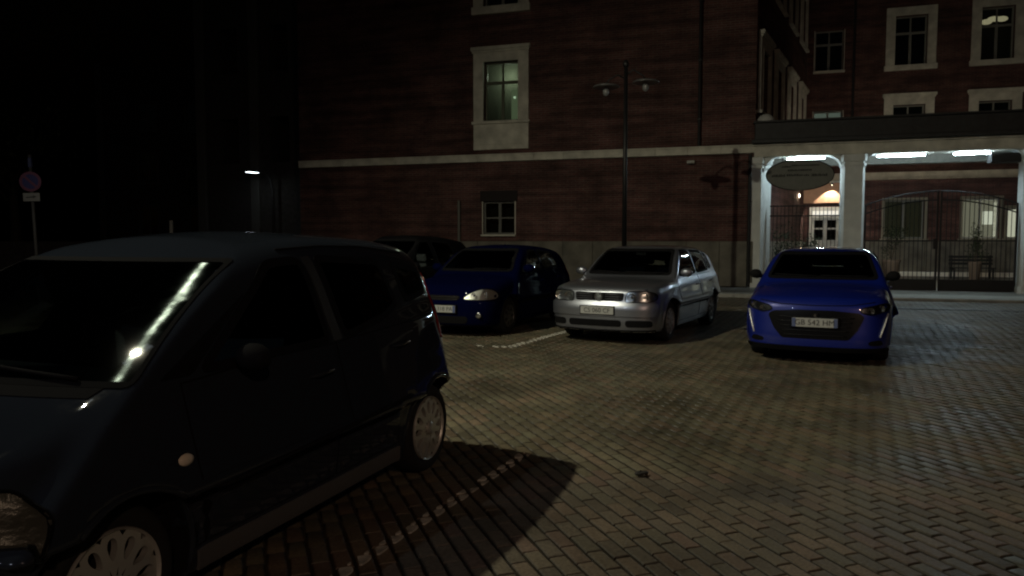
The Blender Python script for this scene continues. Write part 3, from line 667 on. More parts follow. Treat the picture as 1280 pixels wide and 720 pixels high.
# ------------------------------------------------------------------ paved square
def wpos(u, v):   # local frame of the building: u along its front to the right, v into it
    a = R(-17.29); return (7.43 + u*math.cos(a) - v*math.sin(a), 22.98 + u*math.sin(a) + v*math.cos(a))
BA = R(-17.29)
def attr_mat(name, base, rough, bump, spec=.5):
    m = mat(name, base, rough, spec=spec); n = m.node_tree.nodes; l = m.node_tree.links; b = n['Principled BSDF']
    a = n.new('ShaderNodeAttribute'); a.attribute_name = 'tint'; g = n.new('ShaderNodeNewGeometry')
    t = n.new('ShaderNodeTexNoise'); t.inputs['Scale'].default_value = 1.1; t.inputs['Detail'].default_value = 7; l.new(g.outputs['Position'], t.inputs[0])
    r = n.new('ShaderNodeMapRange'); r.inputs[1].default_value = .3; r.inputs[2].default_value = .7; r.inputs[3].default_value = .55; r.inputs[4].default_value = 1.3; l.new(t.outputs[0], r.inputs[0])
    mx = n.new('ShaderNodeVectorMath'); mx.operation = 'SCALE'; l.new(a.outputs['Color'], mx.inputs[0]); l.new(r.outputs[0], mx.inputs['Scale'])
    t2 = n.new('ShaderNodeTexNoise'); t2.inputs['Scale'].default_value = 60; t2.inputs['Detail'].default_value = 5; l.new(g.outputs['Position'], t2.inputs[0])
    r2 = n.new('ShaderNodeMapRange'); r2.inputs[1].default_value = .3; r2.inputs[2].default_value = .7; r2.inputs[3].default_value = .7; r2.inputs[4].default_value = 1.3; l.new(t2.outputs[0], r2.inputs[0])
    mx2 = n.new('ShaderNodeVectorMath'); mx2.operation = 'SCALE'; l.new(mx.outputs[0], mx2.inputs[0]); l.new(r2.outputs[0], mx2.inputs['Scale']); l.new(mx2.outputs[0], b.inputs['Base Color'])
    rr = n.new('ShaderNodeMapRange'); rr.inputs[1].default_value = .35; rr.inputs[2].default_value = .65; rr.inputs[3].default_value = rough-.09; rr.inputs[4].default_value = rough+.12; l.new(t.outputs[0], rr.inputs[0]); l.new(rr.outputs[0], b.inputs['Roughness'])
    u = n.new('ShaderNodeBump'); u.inputs['Strength'].default_value = bump; u.inputs['Distance'].default_value = .006; l.new(t2.outputs[0], u.inputs['Height']); l.new(u.outputs[0], b.inputs['Normal'])
    return m
M_PAVER = attr_mat('paver_clay', (.1, .08, .06), .53, .5, .45)
JOINT = mat('joint_grit', (.042, .034, .026), .95, spec=.15, bump=.5, bscale=90, var=.3, vscale=20)
g = MB()
g.box(-260, 260, -260, 400, -.60, -.0105); sq = g.build('paved_square', JOINT); tag(sq, kind='structure')
LU, LW, GAP = .200, .098, .013; ang = R(109.5); ca, sa = math.cos(ang), math.sin(ang)
ui = np.arange(-165, 165); vi = np.arange(-310, 310); UU, VV = np.meshgrid(ui, vi, indexing='ij')
uc = (UU + .5*(VV % 2))*LU + np.cumsum(rng.normal(0, .012, UU.shape[1]))[None]*.6 + rng.uniform(-.0015, .0015, UU.shape); vc = VV*LW + 0*UU
X = uc*ca - vc*sa; Y = uc*sa + vc*ca
lv = -(X-7.43)*math.sin(BA) + (Y-22.98)*math.cos(BA)
ok = (lv < -3.28) & (Y > .35) & (Y < 26) & (X > -.86*Y-2.2) & (X < .86*Y+2.2) & (X > -15) & (X < 17)
X, Y = X[ok], Y[ok]; n = len(X)
Z = .0035*np.sin(X*1.7+Y*.6) + .003*np.sin(Y*2.3-X*.9) + rng.normal(0, .0012, n); rot = rng.normal(0, .008, n)
pal = np.array([(.140, .115, .080), (.130, .108, .078), (.150, .112, .080), (.125, .106, .078), (.152, .108, .080), (.128, .112, .080), (.118, .098, .072), (.155, .120, .084)])
ti = rng.integers(0, len(pal), n); tint = pal[ti]*rng.uniform(.86, 1.18, (n, 1))*np.array([.98, 1.03, .95])
hx, hy, bv, dp_ = LU/2-.0035, LW/2-GAP/2, .006, .030
def rect(e, z): u = e*.55; return [(-hx+u, -hy+e, z), (hx-u, -hy+e, z), (hx-u, hy-e, z), (-hx+u, hy-e, z)]
base = np.array(rect(.011, 0) + rect(.0055, -.0015) + rect(0, -.0065) + rect(-.001, -dp_))
bf = [(0, 1, 2, 3)] + [(i+4*k, i+4+4*k, (i+1) % 4+4+4*k, (i+1) % 4+4*k) for k in range(3) for i in range(4)]
GRIME = np.array([1.]*4 + [.70]*4 + [.32]*8)      # grit caught round the worn edges
# which pavers show largest: the nearest ones inside the frame, clear of the near car
cp, sp_ = math.cos(R(3.63)), math.sin(R(3.63)); dz = -1.52; dd = Y*cp - dz*sp_; px = 640 + 930*X/dd; py = 360 - 930*(Y*sp_+dz*cp)/dd
lc, lr = pose(.72, -1.39, 2.565, 69.0, 3.60, .86); du = (X-lc.x)*math.cos(lr) + (Y-lc.y)*math.sin(lr); dv = -(X-lc.x)*math.sin(lr) + (Y-lc.y)*math.cos(lr)
vis = (px > 0) & (px < 1280) & (py < 735) & ~((du < .90) & (Y < 5.6) & (px < 560)); order = np.argsort(np.where(vis, Y, 1e9)); ind = set(order[:300].tolist())
def paver_mesh(nm, idx):
    m = len(idx); th = ang + rot[idx]; c_, s_ = np.cos(th)[:, None], np.sin(th)[:, None]
    bx, by, bz = base[:, 0][None], base[:, 1][None], base[:, 2][None]
    tilt = rng.normal(0, .004, (m, 2)); V = np.stack([X[idx][:, None]+bx*c_-by*s_, Y[idx][:, None]+bx*s_+by*c_, Z[idx][:, None]+bz+bx*tilt[:, :1]+by*tilt[:, 1:]], 2).reshape(-1, 3)
    F = (np.arange(m)[:, None, None]*16 + np.array(bf)[None]).reshape(-1, 4)
    me = bpy.data.meshes.new(nm); me.vertices.add(len(V)); me.vertices.foreach_set('co', V.ravel()); me.loops.add(F.size); me.loops.foreach_set('vertex_index', F.ravel().astype(np.int32))
    me.polygons.add(len(F)); me.polygons.foreach_set('loop_start', np.arange(0, F.size, 4, dtype=np.int32)); me.update(calc_edges=True)
    a = me.attributes.new('tint', 'FLOAT_COLOR', 'POINT'); cc = np.concatenate([np.repeat(tint[idx], 16, 0)*np.tile(GRIME, m)[:, None], np.ones((m*16, 1))], 1); a.data.foreach_set('color', cc.ravel()); me.materials.append(M_PAVER); return me
rest = np.array([i for i in range(n) if i not in ind]); pf = link('paver_field', paver_mesh('paver_field', rest), sq); tag(pf, kind='stuff')
VAR = []
for k in range(20):
    me = bpy.data.meshes.new('paver'); jit = base.copy(); jit[:12, :2] += np.tile(rng.normal(0, .0014, (4, 2)), (3, 1)); me.from_pydata(jit.tolist(), [], bf); a = me.attributes.new('tint', 'FLOAT_COLOR', 'POINT')
    t = pal[k % len(pal)]*rng.uniform(.85, 1.15); a.data.foreach_set('color', np.concatenate([t[None]*GRIME[:, None], np.ones((16, 1))], 1).ravel()); me.materials.append(M_PAVER); VAR.append(me)
for i in sorted(ind):
    o = bpy.data.objects.new('paver', VAR[random.randrange(20)]); COL.objects.link(o); o.parent = sq; o.location = (X[i], Y[i], Z[i]+.0006)
    o.rotation_euler = (random.gauss(0, .004), random.gauss(0, .004), ang+rot[i])
# worn white bay lines: paint left only on the tops of the pavers it crosses
def bay_line(label, p0, p1, w, keep, seed):
    rr = random.Random(seed); d = Vector((p1[0]-p0[0], p1[1]-p0[1])); L = d.length; d.normalize(); nn = Vector((-d.y, d.x)); mb = MB()
    for i in range(n):
        q = Vector((X[i]-p0[0], Y[i]-p0[1])); a, b = q.dot(d), q.dot(nn)
        if a < -.15 or a > L+.15 or abs(b) > w/2+.15: continue
        if rr.random() > keep: continue
        th = ang+rot[i]; cs, sn = math.cos(th), math.sin(th); poly = []
        for (bx, by) in ((-hx+bv, -hy+bv), (hx-bv, -hy+bv), (hx-bv, hy-bv), (-hx+bv, hy-bv)):
            wv = Vector((X[i]+bx*cs-by*sn-p0[0], Y[i]+bx*sn+by*cs-p0[1])); poly.append((wv.dot(d), wv.dot(nn)))
        e = [rr.uniform(0, .009) for _ in range(4)]
        poly = clipcell(poly, e[0], L-e[1], -w/2+e[2], w/2-e[3])
        if len(poly) < 3: continue
        poly = rnd(poly, .2, 1); ins = offset(poly, -.004)
        P = [(p0[0]+d.x*u+nn.x*v, p0[1]+d.y*u+nn.y*v, Z[i]+.0085) for u, v in ins]; k = len(P); mb.add(P+[(p[0], p[1], p[2]-.010) for p in P], [tuple(range(k))]+[(j, j+k, (j+1) % k+k, (j+1) % k) for j in range(k)])
    m = MATS.get('worn_paint')
    if not m:
        m = mat('worn_paint', (.52, .50, .44), .7, spec=.3, bump=.4, bscale=80, var=.4, vscale=14)
    o = fixn(mb.build('bay_line', m)); tag(o, label, 'road marking', 'worn white bay lines', 'structure'); return o
bay_line('worn white bay line on the pavers beside the near minivan', (-.95, 2.9), (.10, 5.25), .09, .97, 3)
bay_line('worn white bay line between the dark blue and the silver hatchback', (-.02, 10.6), (1.3, 13.1), .14, .97, 5)
bay_line('short worn crossbar at the end of the far bay line', (-.55, 10.72), (.02, 10.58), .10, .65, 8)
# litter
sc = MB(); sc.lathe_ell((0, 0, .012), (.050, .026, .014), 12, 6); o = sc.build('litter', mat('wet_dark_scrap', (.025, .024, .022), .8), None, True); o.location = (.835, 5.02-.28, .004); o.rotation_euler = (0, 0, .3)
for i, v in enumerate(o.data.vertices): v.co += Vector((random.uniform(-.008, .008), random.uniform(-.006, .006), random.uniform(-.004, .004)))
tag(o, 'small dark crumpled scrap lying alone on the open pavers', 'litter')

# ------------------------------------------------------------------ building materials
def brick_mat(name, c1, c2, mort):
    m = mat(name, c1, .85, spec=.25); n = m.node_tree.nodes; l = m.node_tree.links; b = n['Principled BSDF']
    tc = n.new('ShaderNodeTexCoord'); sx = n.new('ShaderNodeSeparateXYZ'); l.new(tc.outputs['Object'], sx.inputs[0]); cx = n.new('ShaderNodeCombineXYZ')
    l.new(sx.outputs[0], cx.inputs[0]); l.new(sx.outputs[2], cx.inputs[1])
    br = n.new('ShaderNodeTexBrick'); l.new(cx.outputs[0], br.inputs[0]); br.inputs['Scale'].default_value = 1; br.inputs['Brick Width'].default_value = .26; br.inputs['Row Height'].default_value = .072
    br.inputs['Mortar Size'].default_value = .009; br.inputs['Color1'].default_value = (*c1, 1); br.inputs['Color2'].default_value = (*c2, 1); br.inputs['Mortar'].default_value = (*mort, 1)
    t = n.new('ShaderNodeTexNoise'); t.inputs['Scale'].default_value = .9; t.inputs['Detail'].default_value = 8; t.inputs['Roughness'].default_value = .65; l.new(tc.outputs['Object'], t.inputs[0])
    r = n.new('ShaderNodeMapRange'); r.inputs[1].default_value = .3; r.inputs[2].default_value = .7; r.inputs[3].default_value = .5; r.inputs[4].default_value = 1.45; l.new(t.outputs[0], r.inputs[0])
    mx = n.new('ShaderNodeVectorMath'); mx.operation = 'SCALE'; l.new(br.outputs[0], mx.inputs[0]); l.new(r.outputs[0], mx.inputs['Scale']); l.new(mx.outputs[0], b.inputs['Base Color'])
    mp = n.new('ShaderNodeMapping'); mp.inputs['Scale'].default_value = (.35, 1, 4.5); l.new(tc.outputs['Object'], mp.inputs[0]); tz = n.new('ShaderNodeTexNoise'); tz.inputs['Scale'].default_value = 1.; tz.inputs['Detail'].default_value = 5; l.new(mp.outputs[0], tz.inputs[0])
    rz_ = n.new('ShaderNodeMapRange'); rz_.inputs[1].default_value = .35; rz_.inputs[2].default_value = .65; rz_.inputs[3].default_value = .6; rz_.inputs[4].default_value = 1.35; l.new(tz.outputs[0], rz_.inputs[0])
    m3 = n.new('ShaderNodeVectorMath'); m3.operation = 'SCALE'; l.new(mx.outputs[0], m3.inputs[0]); l.new(rz_.outputs[0], m3.inputs['Scale']); l.new(m3.outputs[0], b.inputs['Base Color'])
    # damp streaks running down and rows that stand a little proud
    u = n.new('ShaderNodeBump'); u.inputs['Strength'].default_value = .5; u.inputs['Distance'].default_value = .01; u.invert = True; l.new(br.outputs[1], u.inputs['Height']); l.new(u.outputs[0], b.inputs['Normal'])
    return m
BRICK = brick_mat('red_brick', (.110, .046, .041), (.074, .033, .031), (.11, .086, .073))
STONE = mat('pale_stone', (.58, .56, .48), .8, bump=.3, bscale=30, var=.25, vscale=2.5)
PLIN = mat('plinth_stone', (.15, .14, .115), .85, bump=.4, bscale=18, var=.35, vscale=2)
PLAST = mat('white_plaster', (.64, .66, .64), .7, bump=.15, bscale=25, var=.12, vscale=3)
DARKMET = mat('dark_iron', (.012, .012, .013), .5, .3, bump=.1)
LEAD = mat('dark_roof_lead', (.022, .023, .024), .6, bump=.3, bscale=12, var=.3)
WHITEF = mat('white_window_frame', (.55, .55, .50), .5, var=.08)
GREYF = mat('grey_window_frame', (.20, .20, .18), .6, var=.1)
PANE = glass_mat('window_glass', (.7, .75, .72), .04)
DARKROOM = mat('dark_room_panel', (.020, .020, .020), .95, spec=.1)  # near-black panel: the darkness of unlit rooms put into the colour
CURT2 = mat('tan_curtain', (.36, .30, .22), .95, spec=.1, bump=.5, bscale=8)
CURT = mat('pale_curtain', (.25, .24, .2), .95, spec=.1, bump=.5, bscale=8)

def wall(name, parent, x0, x1, z0, z1, holes, m, th=.42, y=0.):
    """brick wall standing on y, with openings (x0, x1, z0, z1)"""
    xs = sorted({x0, x1, *[h[0] for h in holes], *[h[1] for h in holes]}); zs = sorted({z0, z1, *[h[2] for h in holes], *[h[3] for h in holes]}); b = MB()
    def hole(a, c): return any(h[0]-1e-6 <= a < h[1]-1e-6 and h[2]-1e-6 <= c < h[3]-1e-6 for h in holes)
    vid = {}
    def v(x, yy, z):
        k = (round(x, 4), round(yy, 4), round(z, 4))
        if k not in vid: vid[k] = len(b.v); b.v.append(k)
        return vid[k]
    for i in range(len(xs)-1):
        for j in range(len(zs)-1):
            a0, a1, c0, c1 = xs[i], xs[i+1], zs[j], zs[j+1]
            if hole(a0, c0): continue
            b.f += [(v(a0, y, c0), v(a1, y, c0), v(a1, y, c1), v(a0, y, c1)), (v(a0, y+th, c1), v(a1, y+th, c1), v(a1, y+th, c0), v(a0, y+th, c0))]
    for (a0, a1, c0, c1) in list(holes):
        b.f += [(v(a0, y, c0), v(a0, y, c1), v(a0, y+th, c1), v(a0, y+th, c0)), (v(a1, y, c1), v(a1, y, c0), v(a1, y+th, c0), v(a1, y+th, c1)),
                (v(a0, y, c0), v(a0, y+th, c0), v(a1, y+th, c0), v(a1, y, c0)), (v(a0, y, c1), v(a1, y, c1), v(a1, y+th, c1), v(a0, y+th, c1))]
    b.f += [(v(x0, y, z0), v(x0, y, z1), v(x0, y+th, z1), v(x0, y+th, z0)), (v(x1, y, z1), v(x1, y, z0), v(x1, y+th, z0), v(x1, y+th, z1)), (v(x0, y, z1), v(x1, y, z1), v(x1, y+th, z1), v(x0, y+th, z1))]
    return b.build(name, m, parent)

def window(parent, x0, x1, z0, z1, y=0., surround=.34, hood=True, apron=0., frame=GREYF, style='T', stone=STONE, back=DARKROOM, depth=.20, sillh=.10, lit=None, plain=False):
    """x0..x1, z0..z1 is the opening; parts: surround > sill, lintel_hood, apron, frame, panes"""
    s = surround; pr = .07
    b = MB()
    if s:
        b.box(x0-s, x0, y-pr, y+.02, z0, z1+s, .012); b.box(x1, x1+s, y-pr, y+.02, z0, z1+s, .012); b.box(x0-.001, x1+.001, y-pr+.003, y+.02, z1, z1+s-.002, .012)
        for xx in (x0, x1): b.box(xx-.03 if xx == x0 else xx, xx if xx == x0 else xx+.03, y-pr-.02, y-pr+.01, z0, z1+.03)
    else: b.box(x0-.03, x0, y-.01, y+.05, z0, z1); b.box(x1, x1+.03, y-.01, y+.05, z0, z1)
    w = b.build('window', stone, parent)
    if hood: MB().box(x0-s-.07, x1+s+.07, y-pr-.10, y+.02, z1+s, z1+s+.13, .02).box(x0-s-.03, x1+s+.03, y-pr-.05, y+.01, z1+s-.06, z1+s+.002).build('window_hood', stone, w)
    if sillh: MB().box(x0-s-.05, x1+s+.05, y-pr-.06, y+depth, z0-sillh, z0-.002, .015).build('sill', stone, w)
    if apron: MB().box(x0-s, x1+s, y-pr, y+.02, z0-sillh-apron, z0-sillh-.003, .012).box(x0-s+.22, x1+s-.22, y-pr-.015, y-pr+.01, z0-sillh-apron+.16, z0-sillh-.16, .01).build('apron', stone, w)
    f = MB(); yd = y+depth; t = .06; f.box(x0, x0+t, yd, yd+.06, z0, z1); f.box(x1-t, x1, yd, yd+.06, z0, z1); f.box(x0+t, x1-t, yd, yd+.06, z0, z0+t); f.box(x0+t, x1-t, yd, yd+.06, z1-t, z1)
    xm = (x0+x1)/2; panes = []
    if style == 'T':
        zt = z0+(z1-z0)*.66; f.box(x0+t, x1-t, yd+.002, yd+.058, zt-.05, zt+.05); f.box(xm-.05, xm+.05, yd+.003, yd+.057, z0+t, zt-.05); f.box(xm-.03, xm+.03, yd+.003, yd+.057, zt+.05, z1-t)
        panes = [(x0+t, xm-.05, z0+t, zt-.05), (xm+.05, x1-t, z0+t, zt-.05), (x0+t, xm-.03, zt+.05, z1-t), (xm+.03, x1-t, zt+.05, z1-t)]
    elif style == '4':
        zm = (z0+z1)/2; f.box(xm-.05, xm+.05, yd+.003, yd+.057, z0+t, z1-t); f.box(x0+t, xm-.05, yd+.004, yd+.056, zm-.025, zm+.025); f.box(xm+.05, x1-t, yd+.004, yd+.056, zm-.025, zm+.025)
        panes = [(x0+t, xm-.05, z0+t, zm-.025), (xm+.05, x1-t, z0+t, zm-.025), (x0+t, xm-.05, zm+.025, z1-t), (xm+.05, x1-t, zm+.025, z1-t)]
    else:
        f.box(xm-.04, xm+.04, yd+.003, yd+.057, z0+t, z1-t); panes = [(x0+t, xm-.04, z0+t, z1-t), (xm+.04, x1-t, z0+t, z1-t)]
    f.build('window_frame', frame, w)
    for a in panes: MB().box(a[0], a[1], yd+.025, yd+.031, a[2], a[3]).build('pane', PANE, w)
    if back is not None: MB().box(x0-.3, x1+.3, yd+.55, yd+.57, z0-.3, z1+.3).build('pane_backing', back, w)  # real curtain where one is given; DARKROOM paints the unlit room
    return w
def emat(name, col, s): return mat(name, (.05, .05, .05), .9, emis=col, es=s)

def downpipe(parent, x, y, z0, z1, m, r=.05):
    b = MB(); b.tube([(x, y, z0), (x, y, z1)], r, 10); zz = z0+.8
    while zz < z1: b.box(x-r-.012, x+r+.012, y-r-.01, y+r+.09, zz, zz+.035); zz += 1.8
    return b.build('downpipe', m, parent, False)

# ------------------------------------------------------------------ front brick wing
bw = thing('brick_building', 'front red brick wing with pale stone belt course and one tall stone framed window', 'building', (7.43, 22.98, 0), BA)
win_f = [(-8.78, -7.55, 5.56, 7.54), (-8.78, -7.55, 9.36, 11.3), (-3.9, -2.67, 9.9, 11.9), (-13.9, -12.67, 9.9, 11.9)]
gwin = (-8.82, -7.68, 1.74, 2.86)
wall('wall', bw, -16, 0, 0, 13.5, win_f[:2]+[gwin], BRICK)
window(bw, *win_f[0], surround=.36, apron=.86, style='T', back=None, frame=mat('olive_frame', (.10, .11, .07), .6))
# the room behind it, faintly lit at the right
room = MB(); room.box(-9.4, -6.9, 1.6, 1.62, 5.2, 7.9); room.build('room_back_wall', mat('room_wall', (.24, .25, .19), .9), bw)
MB().box(-8.0, -7.72, .62, .66, 5.66, 6.72, .01).build('lit_curtain', emat('greenish_lamplight', (.55, .68, .38), .17), bw)
MB().lathe_ell((-7.86, .56, 6.42), (.045, .045, .045), 10, 8).build('desk_lamp', emat('lamp_glow', (.8, 1, .7), .8), bw, True)
window(bw, *win_f[1], surround=.36, hood=False, apron=.0, sillh=.26, style='T')
window(bw, *gwin, surround=0, hood=False, style='4', frame=mat('pale_casement', (.12, .12, .108), .6), sillh=.07, depth=.12)
MB().box(-8.92, -7.58, -.03, .02, 2.86, 3.22, .01).build('lintel', mat('dark_lintel', (.02, .015, .014), .9), bw)  # plain near-black band over the opening
b = -16.0
for i in range(16):
    MB().box(-16+i+.003, -15+i-.003, -.09, .02, 4.20, 4.40, .008).box(-16+i+.002, -15+i-.002, -.12, .015, 4.402, 4.45, .006).build('belt_course_stone', STONE, bw)
    if not (-9.9 < -16+i < -9.2 and False): MB().box(-16+i+.004, -15+i-.004, -.07, .02, .10, 1.50, .012).build('plinth_slab', PLIN, bw)
downpipe(bw, -1.66, -.10, 4.47, 13.4, DARKMET); downpipe(bw, -.13, -.10, .1, 4.15, DARKMET, .055)
downpipe(bw, -9.66, -.12, .1, 2.9, mat('zinc_pipe', (.15, .15, .13), .6, .2, bump=.2), .05)
wl = MB(); wl.box(-2.02, -1.78, -.20, 0, 3.92, 4.02, .02); wl.box(-1.95, -1.86, -.28, -.20, 3.93, 3.99, .01); o = wl.build('security_camera', mat('camera_shell', (.45, .45, .42), .5), None); o.location = (7.43, 22.98, 0); o.rotation_euler = (0, 0, BA)
tag(o, 'small white camera under the stone belt, left of the portico', 'camera')
# eaves and roof
rf = MB(); rf.prism([(-16.3, 13.5), (.3, 13.5), (.3, 13.7), (-16.3, 13.7)], -.5, 9); rf.build('roof', LEAD, bw)
# side face towards the courtyard
sd = bpy.data.objects.new('side_wall_frame', None)
ths = math.atan2(11, 2.2); LS = math.hypot(11, 2.2)
SF = thing('brick_building', 'side face of the front brick wing, its tall windows receding above the portico', 'building', (7.43, 22.98, 0), BA+ths)
bpy.data.objects.remove(sd)
def flipwin(ls): return ls
hs = [(t0, t0+1.2, z0, z1) for t0 in (.75, 3.45, 6.35, 9.25) for z0, z1 in ((5.56, 7.50), (9.66, 11.6))]
wall('wall', SF, .42, LS+.2, 0, 13.4, hs, BRICK, th=.40)
for h in hs: window(SF, *h, surround=.36, style='T', hood=True, depth=.2, back=DARKROOM)
for i in range(11): MB().box(.44+i*.98, 1.415+i*.98, -.09, .02, 4.20, 4.45, .008).build('belt_course_stone', STONE, SF)
MB().box(.44, LS, -.07, .02, .0, 1.50, .012).build('plinth_slab', PLIN, SF)

# ------------------------------------------------------------------ back wing across the courtyard
YB = 11.0; a = BA
BWg = thing('brick_building', 'rear red brick wing across the courtyard with stone framed windows in two rows', 'building', (7.43 - YB*math.sin(a), 22.98 + YB*math.cos(a), 0), BA)
mid = [(5.62, 6.84, 5.5, 7.22), (8.78, 9.98, 5.5, 7.22), (11.9, 13.1, 5.5, 7.22)]; up = [(5.62, 6.84, 8.86, 10.9), (8.78, 9.98, 8.86, 10.98), (11.9, 13.1, 8.86, 10.9)]
sm = (2.5, 3.66, 8.82, 10.55); smlit = (2.5, 3.68, 6.72, 7.12); gws = [(5.42, 6.95, 1.62, 3.24), (8.36, 9.72, 1.62, 3.26), (9.98, 11.3, 1.62, 2.86)]; dr = (2.45, 3.75, .15, 2.98)
wall('wall', BWg, 1.6, 18, 0, 14, mid+up+[sm, smlit, dr]+gws, BRICK)
for q in mid: window(BWg, *q, surround=.34, style='T')
for i, q in enumerate(up): window(BWg, *q, surround=.34, style='T', hood=False, sillh=.22, back=DARKROOM if i != 1 else None)
# lit ceiling lamp in the right-hand upper room
MB().box(8.2, 10.6, 1.8, 1.84, 8.5, 11.4).build('room_back_wall', mat('room_wall_2', (.10, .08, .06), .9), BWg)
for i, (xx, zz, ww) in enumerate(((9.1, 10.52, .22), (9.38, 10.62, .26), (9.66, 10.60, .22))):
    MB().lathe_ell((xx, .55, zz), (ww, .10, .11), 14, 8).build('lamp_shade', emat('warm_lamp_shade', (1, .82, .52), .42), BWg, True)
window(BWg, *sm, surround=0, hood=False, style='T'); window(BWg, *smlit, surround=0, hood=False, style='2', sillh=.06, back=emat('dim_lit_blind', (.75, .85, .72), .16))
window(BWg, *gws[0], surround=.10, hood=False, style='2', stone=mat('cream_surround', (.26, .24, .18), .7), frame=GREYF, back=CURT2)
window(BWg, *gws[1], surround=.10, hood=False, style='2', stone=mat('cream_surround'), frame=WHITEF, back=emat('lit_curtain', (1, .88, .66), .24))
window(BWg, *gws[2], surround=.10, hood=False, style='2', stone=mat('cream_surround'), frame=WHITEF, back=emat('lit_curtain_bright', (1, .90, .72), .85))
MB().box(9.25, 9.62, .55, .60, 2.2, 2.75, .02).build('lamp_shade', emat('pale_shade', (1, .93, .78), 1.0), BWg)
for i in range(16): MB().box(1.8+i+.003, 2.8+i-.003, -.09, .02, 4.10, 4.42, .008).build('belt_course_stone', STONE, BWg)
for i in range(14):
    if i > 0: MB().box(3.0+i+.004, 4.0+i-.004, -.07, .02, .24, 1.50, .012).build('plinth_slab', PLIN, BWg)
for i in range(13): MB().box(3.9+i+.003, 4.9+i-.003, -.42, .0, .0, .22, .01).build('white_ledge_stone', mat('white_ledge', (.85, .83, .74), .6), BWg)
downpipe(BWg, 4.05, -.1, 4.5, 13.5, DARKMET); rf = MB(); rf.box(1.2, 18.3, -.6, 8, 14.0, 14.2); rf.build('roof', LEAD, BWg)
# door, its transom and the lamp-lit plaster above
d = MB(); d.box(2.45, 2.56, -.03, .12, .15, 2.98); d.box(3.64, 3.75, -.03, .12, .15, 2.98); d.box(2.56, 3.64, -.03, .12, 2.84, 2.98); d.box(2.56, 3.64, -.028, .12, 2.52, 2.62); d.build('door_frame', WHITEF, BWg)
for x0, x1 in ((2.565, 3.095), (3.105, 3.635)):
    lf = MB(); zs = (.15, .8, 1.62, 1.70, 2.06, 2.12, 2.46, 2.515)
    lf.box(x0, x0+.09, .03, .08, .16, 2.51); lf.box(x1-.09, x1, .03, .08, .16, 2.51)
    for z0, z1 in ((.16, 1.55), (2.02, 2.08), (2.42, 2.51)): lf.box(x0+.09, x1-.09, .032, .078, z0, z1)
    o = lf.build('door_leaf', WHITEF, BWg)
    for z0, z1 in ((1.55, 2.02), (2.08, 2.42)): MB().box(x0+.09, x1-.09, .05, .056, z0, z1).build('pane', PANE, o)
    MB().tube([((x1-.05 if x0 < 3 else x0+.05), .02, 1.1), ((x1-.14 if x0 < 3 else x0+.14), .0, 1.1)], .012, 6).build('handle', M_CHROME, o)
MB().box(2.57, 3.63, .055, .061, 2.63, 2.83).build('pane', emat('lit_transom', (1, .95, .82), .9), BWg)
MB().box(2.2, 4.0, .9, .92, .1, 3.2).build('pane_backing', DARKROOM, BWg)  # dark panel standing for the unlit space behind the door
PEACH = mat('peach_plaster', (.58, .34, .22), .8, var=.1)
MB().box(2.1, 3.92, -.06, .0, 3.16, 4.02, .01).build('plaster_panel', PEACH, BWg)
MB().box(2.78, 3.95, -.22, -.05, 4.025, 4.085, .01).build('lit_belt_strip', mat('lit_belt_white', (.8, .8, .75), .6), BWg)  # whiter strip: the lamp-lit stretch of belt put into the colour

# ------------------------------------------------------------------ courtyard, pavement
def placed(o): o.location = (7.43, 22.98, 0); o.rotation_euler = (0, 0, BA); return o
cy = placed(MB().box(.5, 18, -3.21, 11, -.009, .045).build('courtyard_ground', mat('courtyard_stone', (.20, .19, .165), .6, bump=.3, bscale=10, var=.3, vscale=3))); tag(cy, kind='structure')
pv = placed(MB().box(-17, .49, -2.6, .0, -.009, .085).build('pavement', mat('pavement_asphalt', (.10, .095, .085), .7, bump=.4, bscale=40, var=.25))); tag(pv, kind='structure')
for i in range(30):
    x0 = -17+i*1.1
    mx_ = 'k'; o = MB().box(x0+.004, x0+1.096, -3.2, -2.62, -.02, .09 if x0 < .4 else .075, .012).build('kerb_stone', mat('kerb_granite', (.34, .34, .31), .55, bump=.3, bscale=50, var=.2), pv)
for i in range(14):
    x0 = 1.0+i*1.1; MB().box(x0, x0+1.095, -2.55, -1.55, .03, .062, .008).build('threshold_slab', mat('threshold_stone', (.38, .38, .34), .5, bump=.3, bscale=40, var=.2), cy)
dr_ = MB()
for i in range(24): dr_.box(3+i*.30+.01, 3+i*.30+.29, -5.80, -5.62, -.004, .0075)
o = placed(dr_.build('drain_channel', mat('iron_grate', (.012, .012, .012), .7))); tag(o, 'dark drain channel crossing the pavers in front of the gate', 'drain')

# ------------------------------------------------------------------ portico
PO = thing('portico', 'flat dark roofed portico on pale square piers at the courtyard entrance', 'portico', (7.43, 22.98, 0), BA)
def pier(x0, x1, y0, y1, z1=4.06):
    b = MB(); c = .07
    def octo(a, e): return [(x0-e+a, y0-e), (x1+e-a, y0-e), (x1+e, y0-e+a), (x1+e, y1+e-a), (x1+e-a, y1+e), (x0-e+a, y1+e), (x0-e, y1+e-a), (x0-e, y0-e+a)]
    for z0_, z1_, e in ((.0, .22, .05), (.22, 3.72, 0), (3.72, 3.80, .03), (3.80, 3.86, .0), (3.86, z1, .045)):
        P = octo(c, e); k = len(b.v); b.v += [(p[0], p[1], z0_) for p in P]+[(p[0], p[1], z1_) for p in P]
        b.f += [tuple(range(k+7, k-1, -1)), tuple(range(k+8, k+16))]+[(k+i, k+(i+1) % 8, k+8+(i+1) % 8, k+8+i) for i in range(8)]
    # shallow flutes
    return b.build('pier', PLAST, PO)

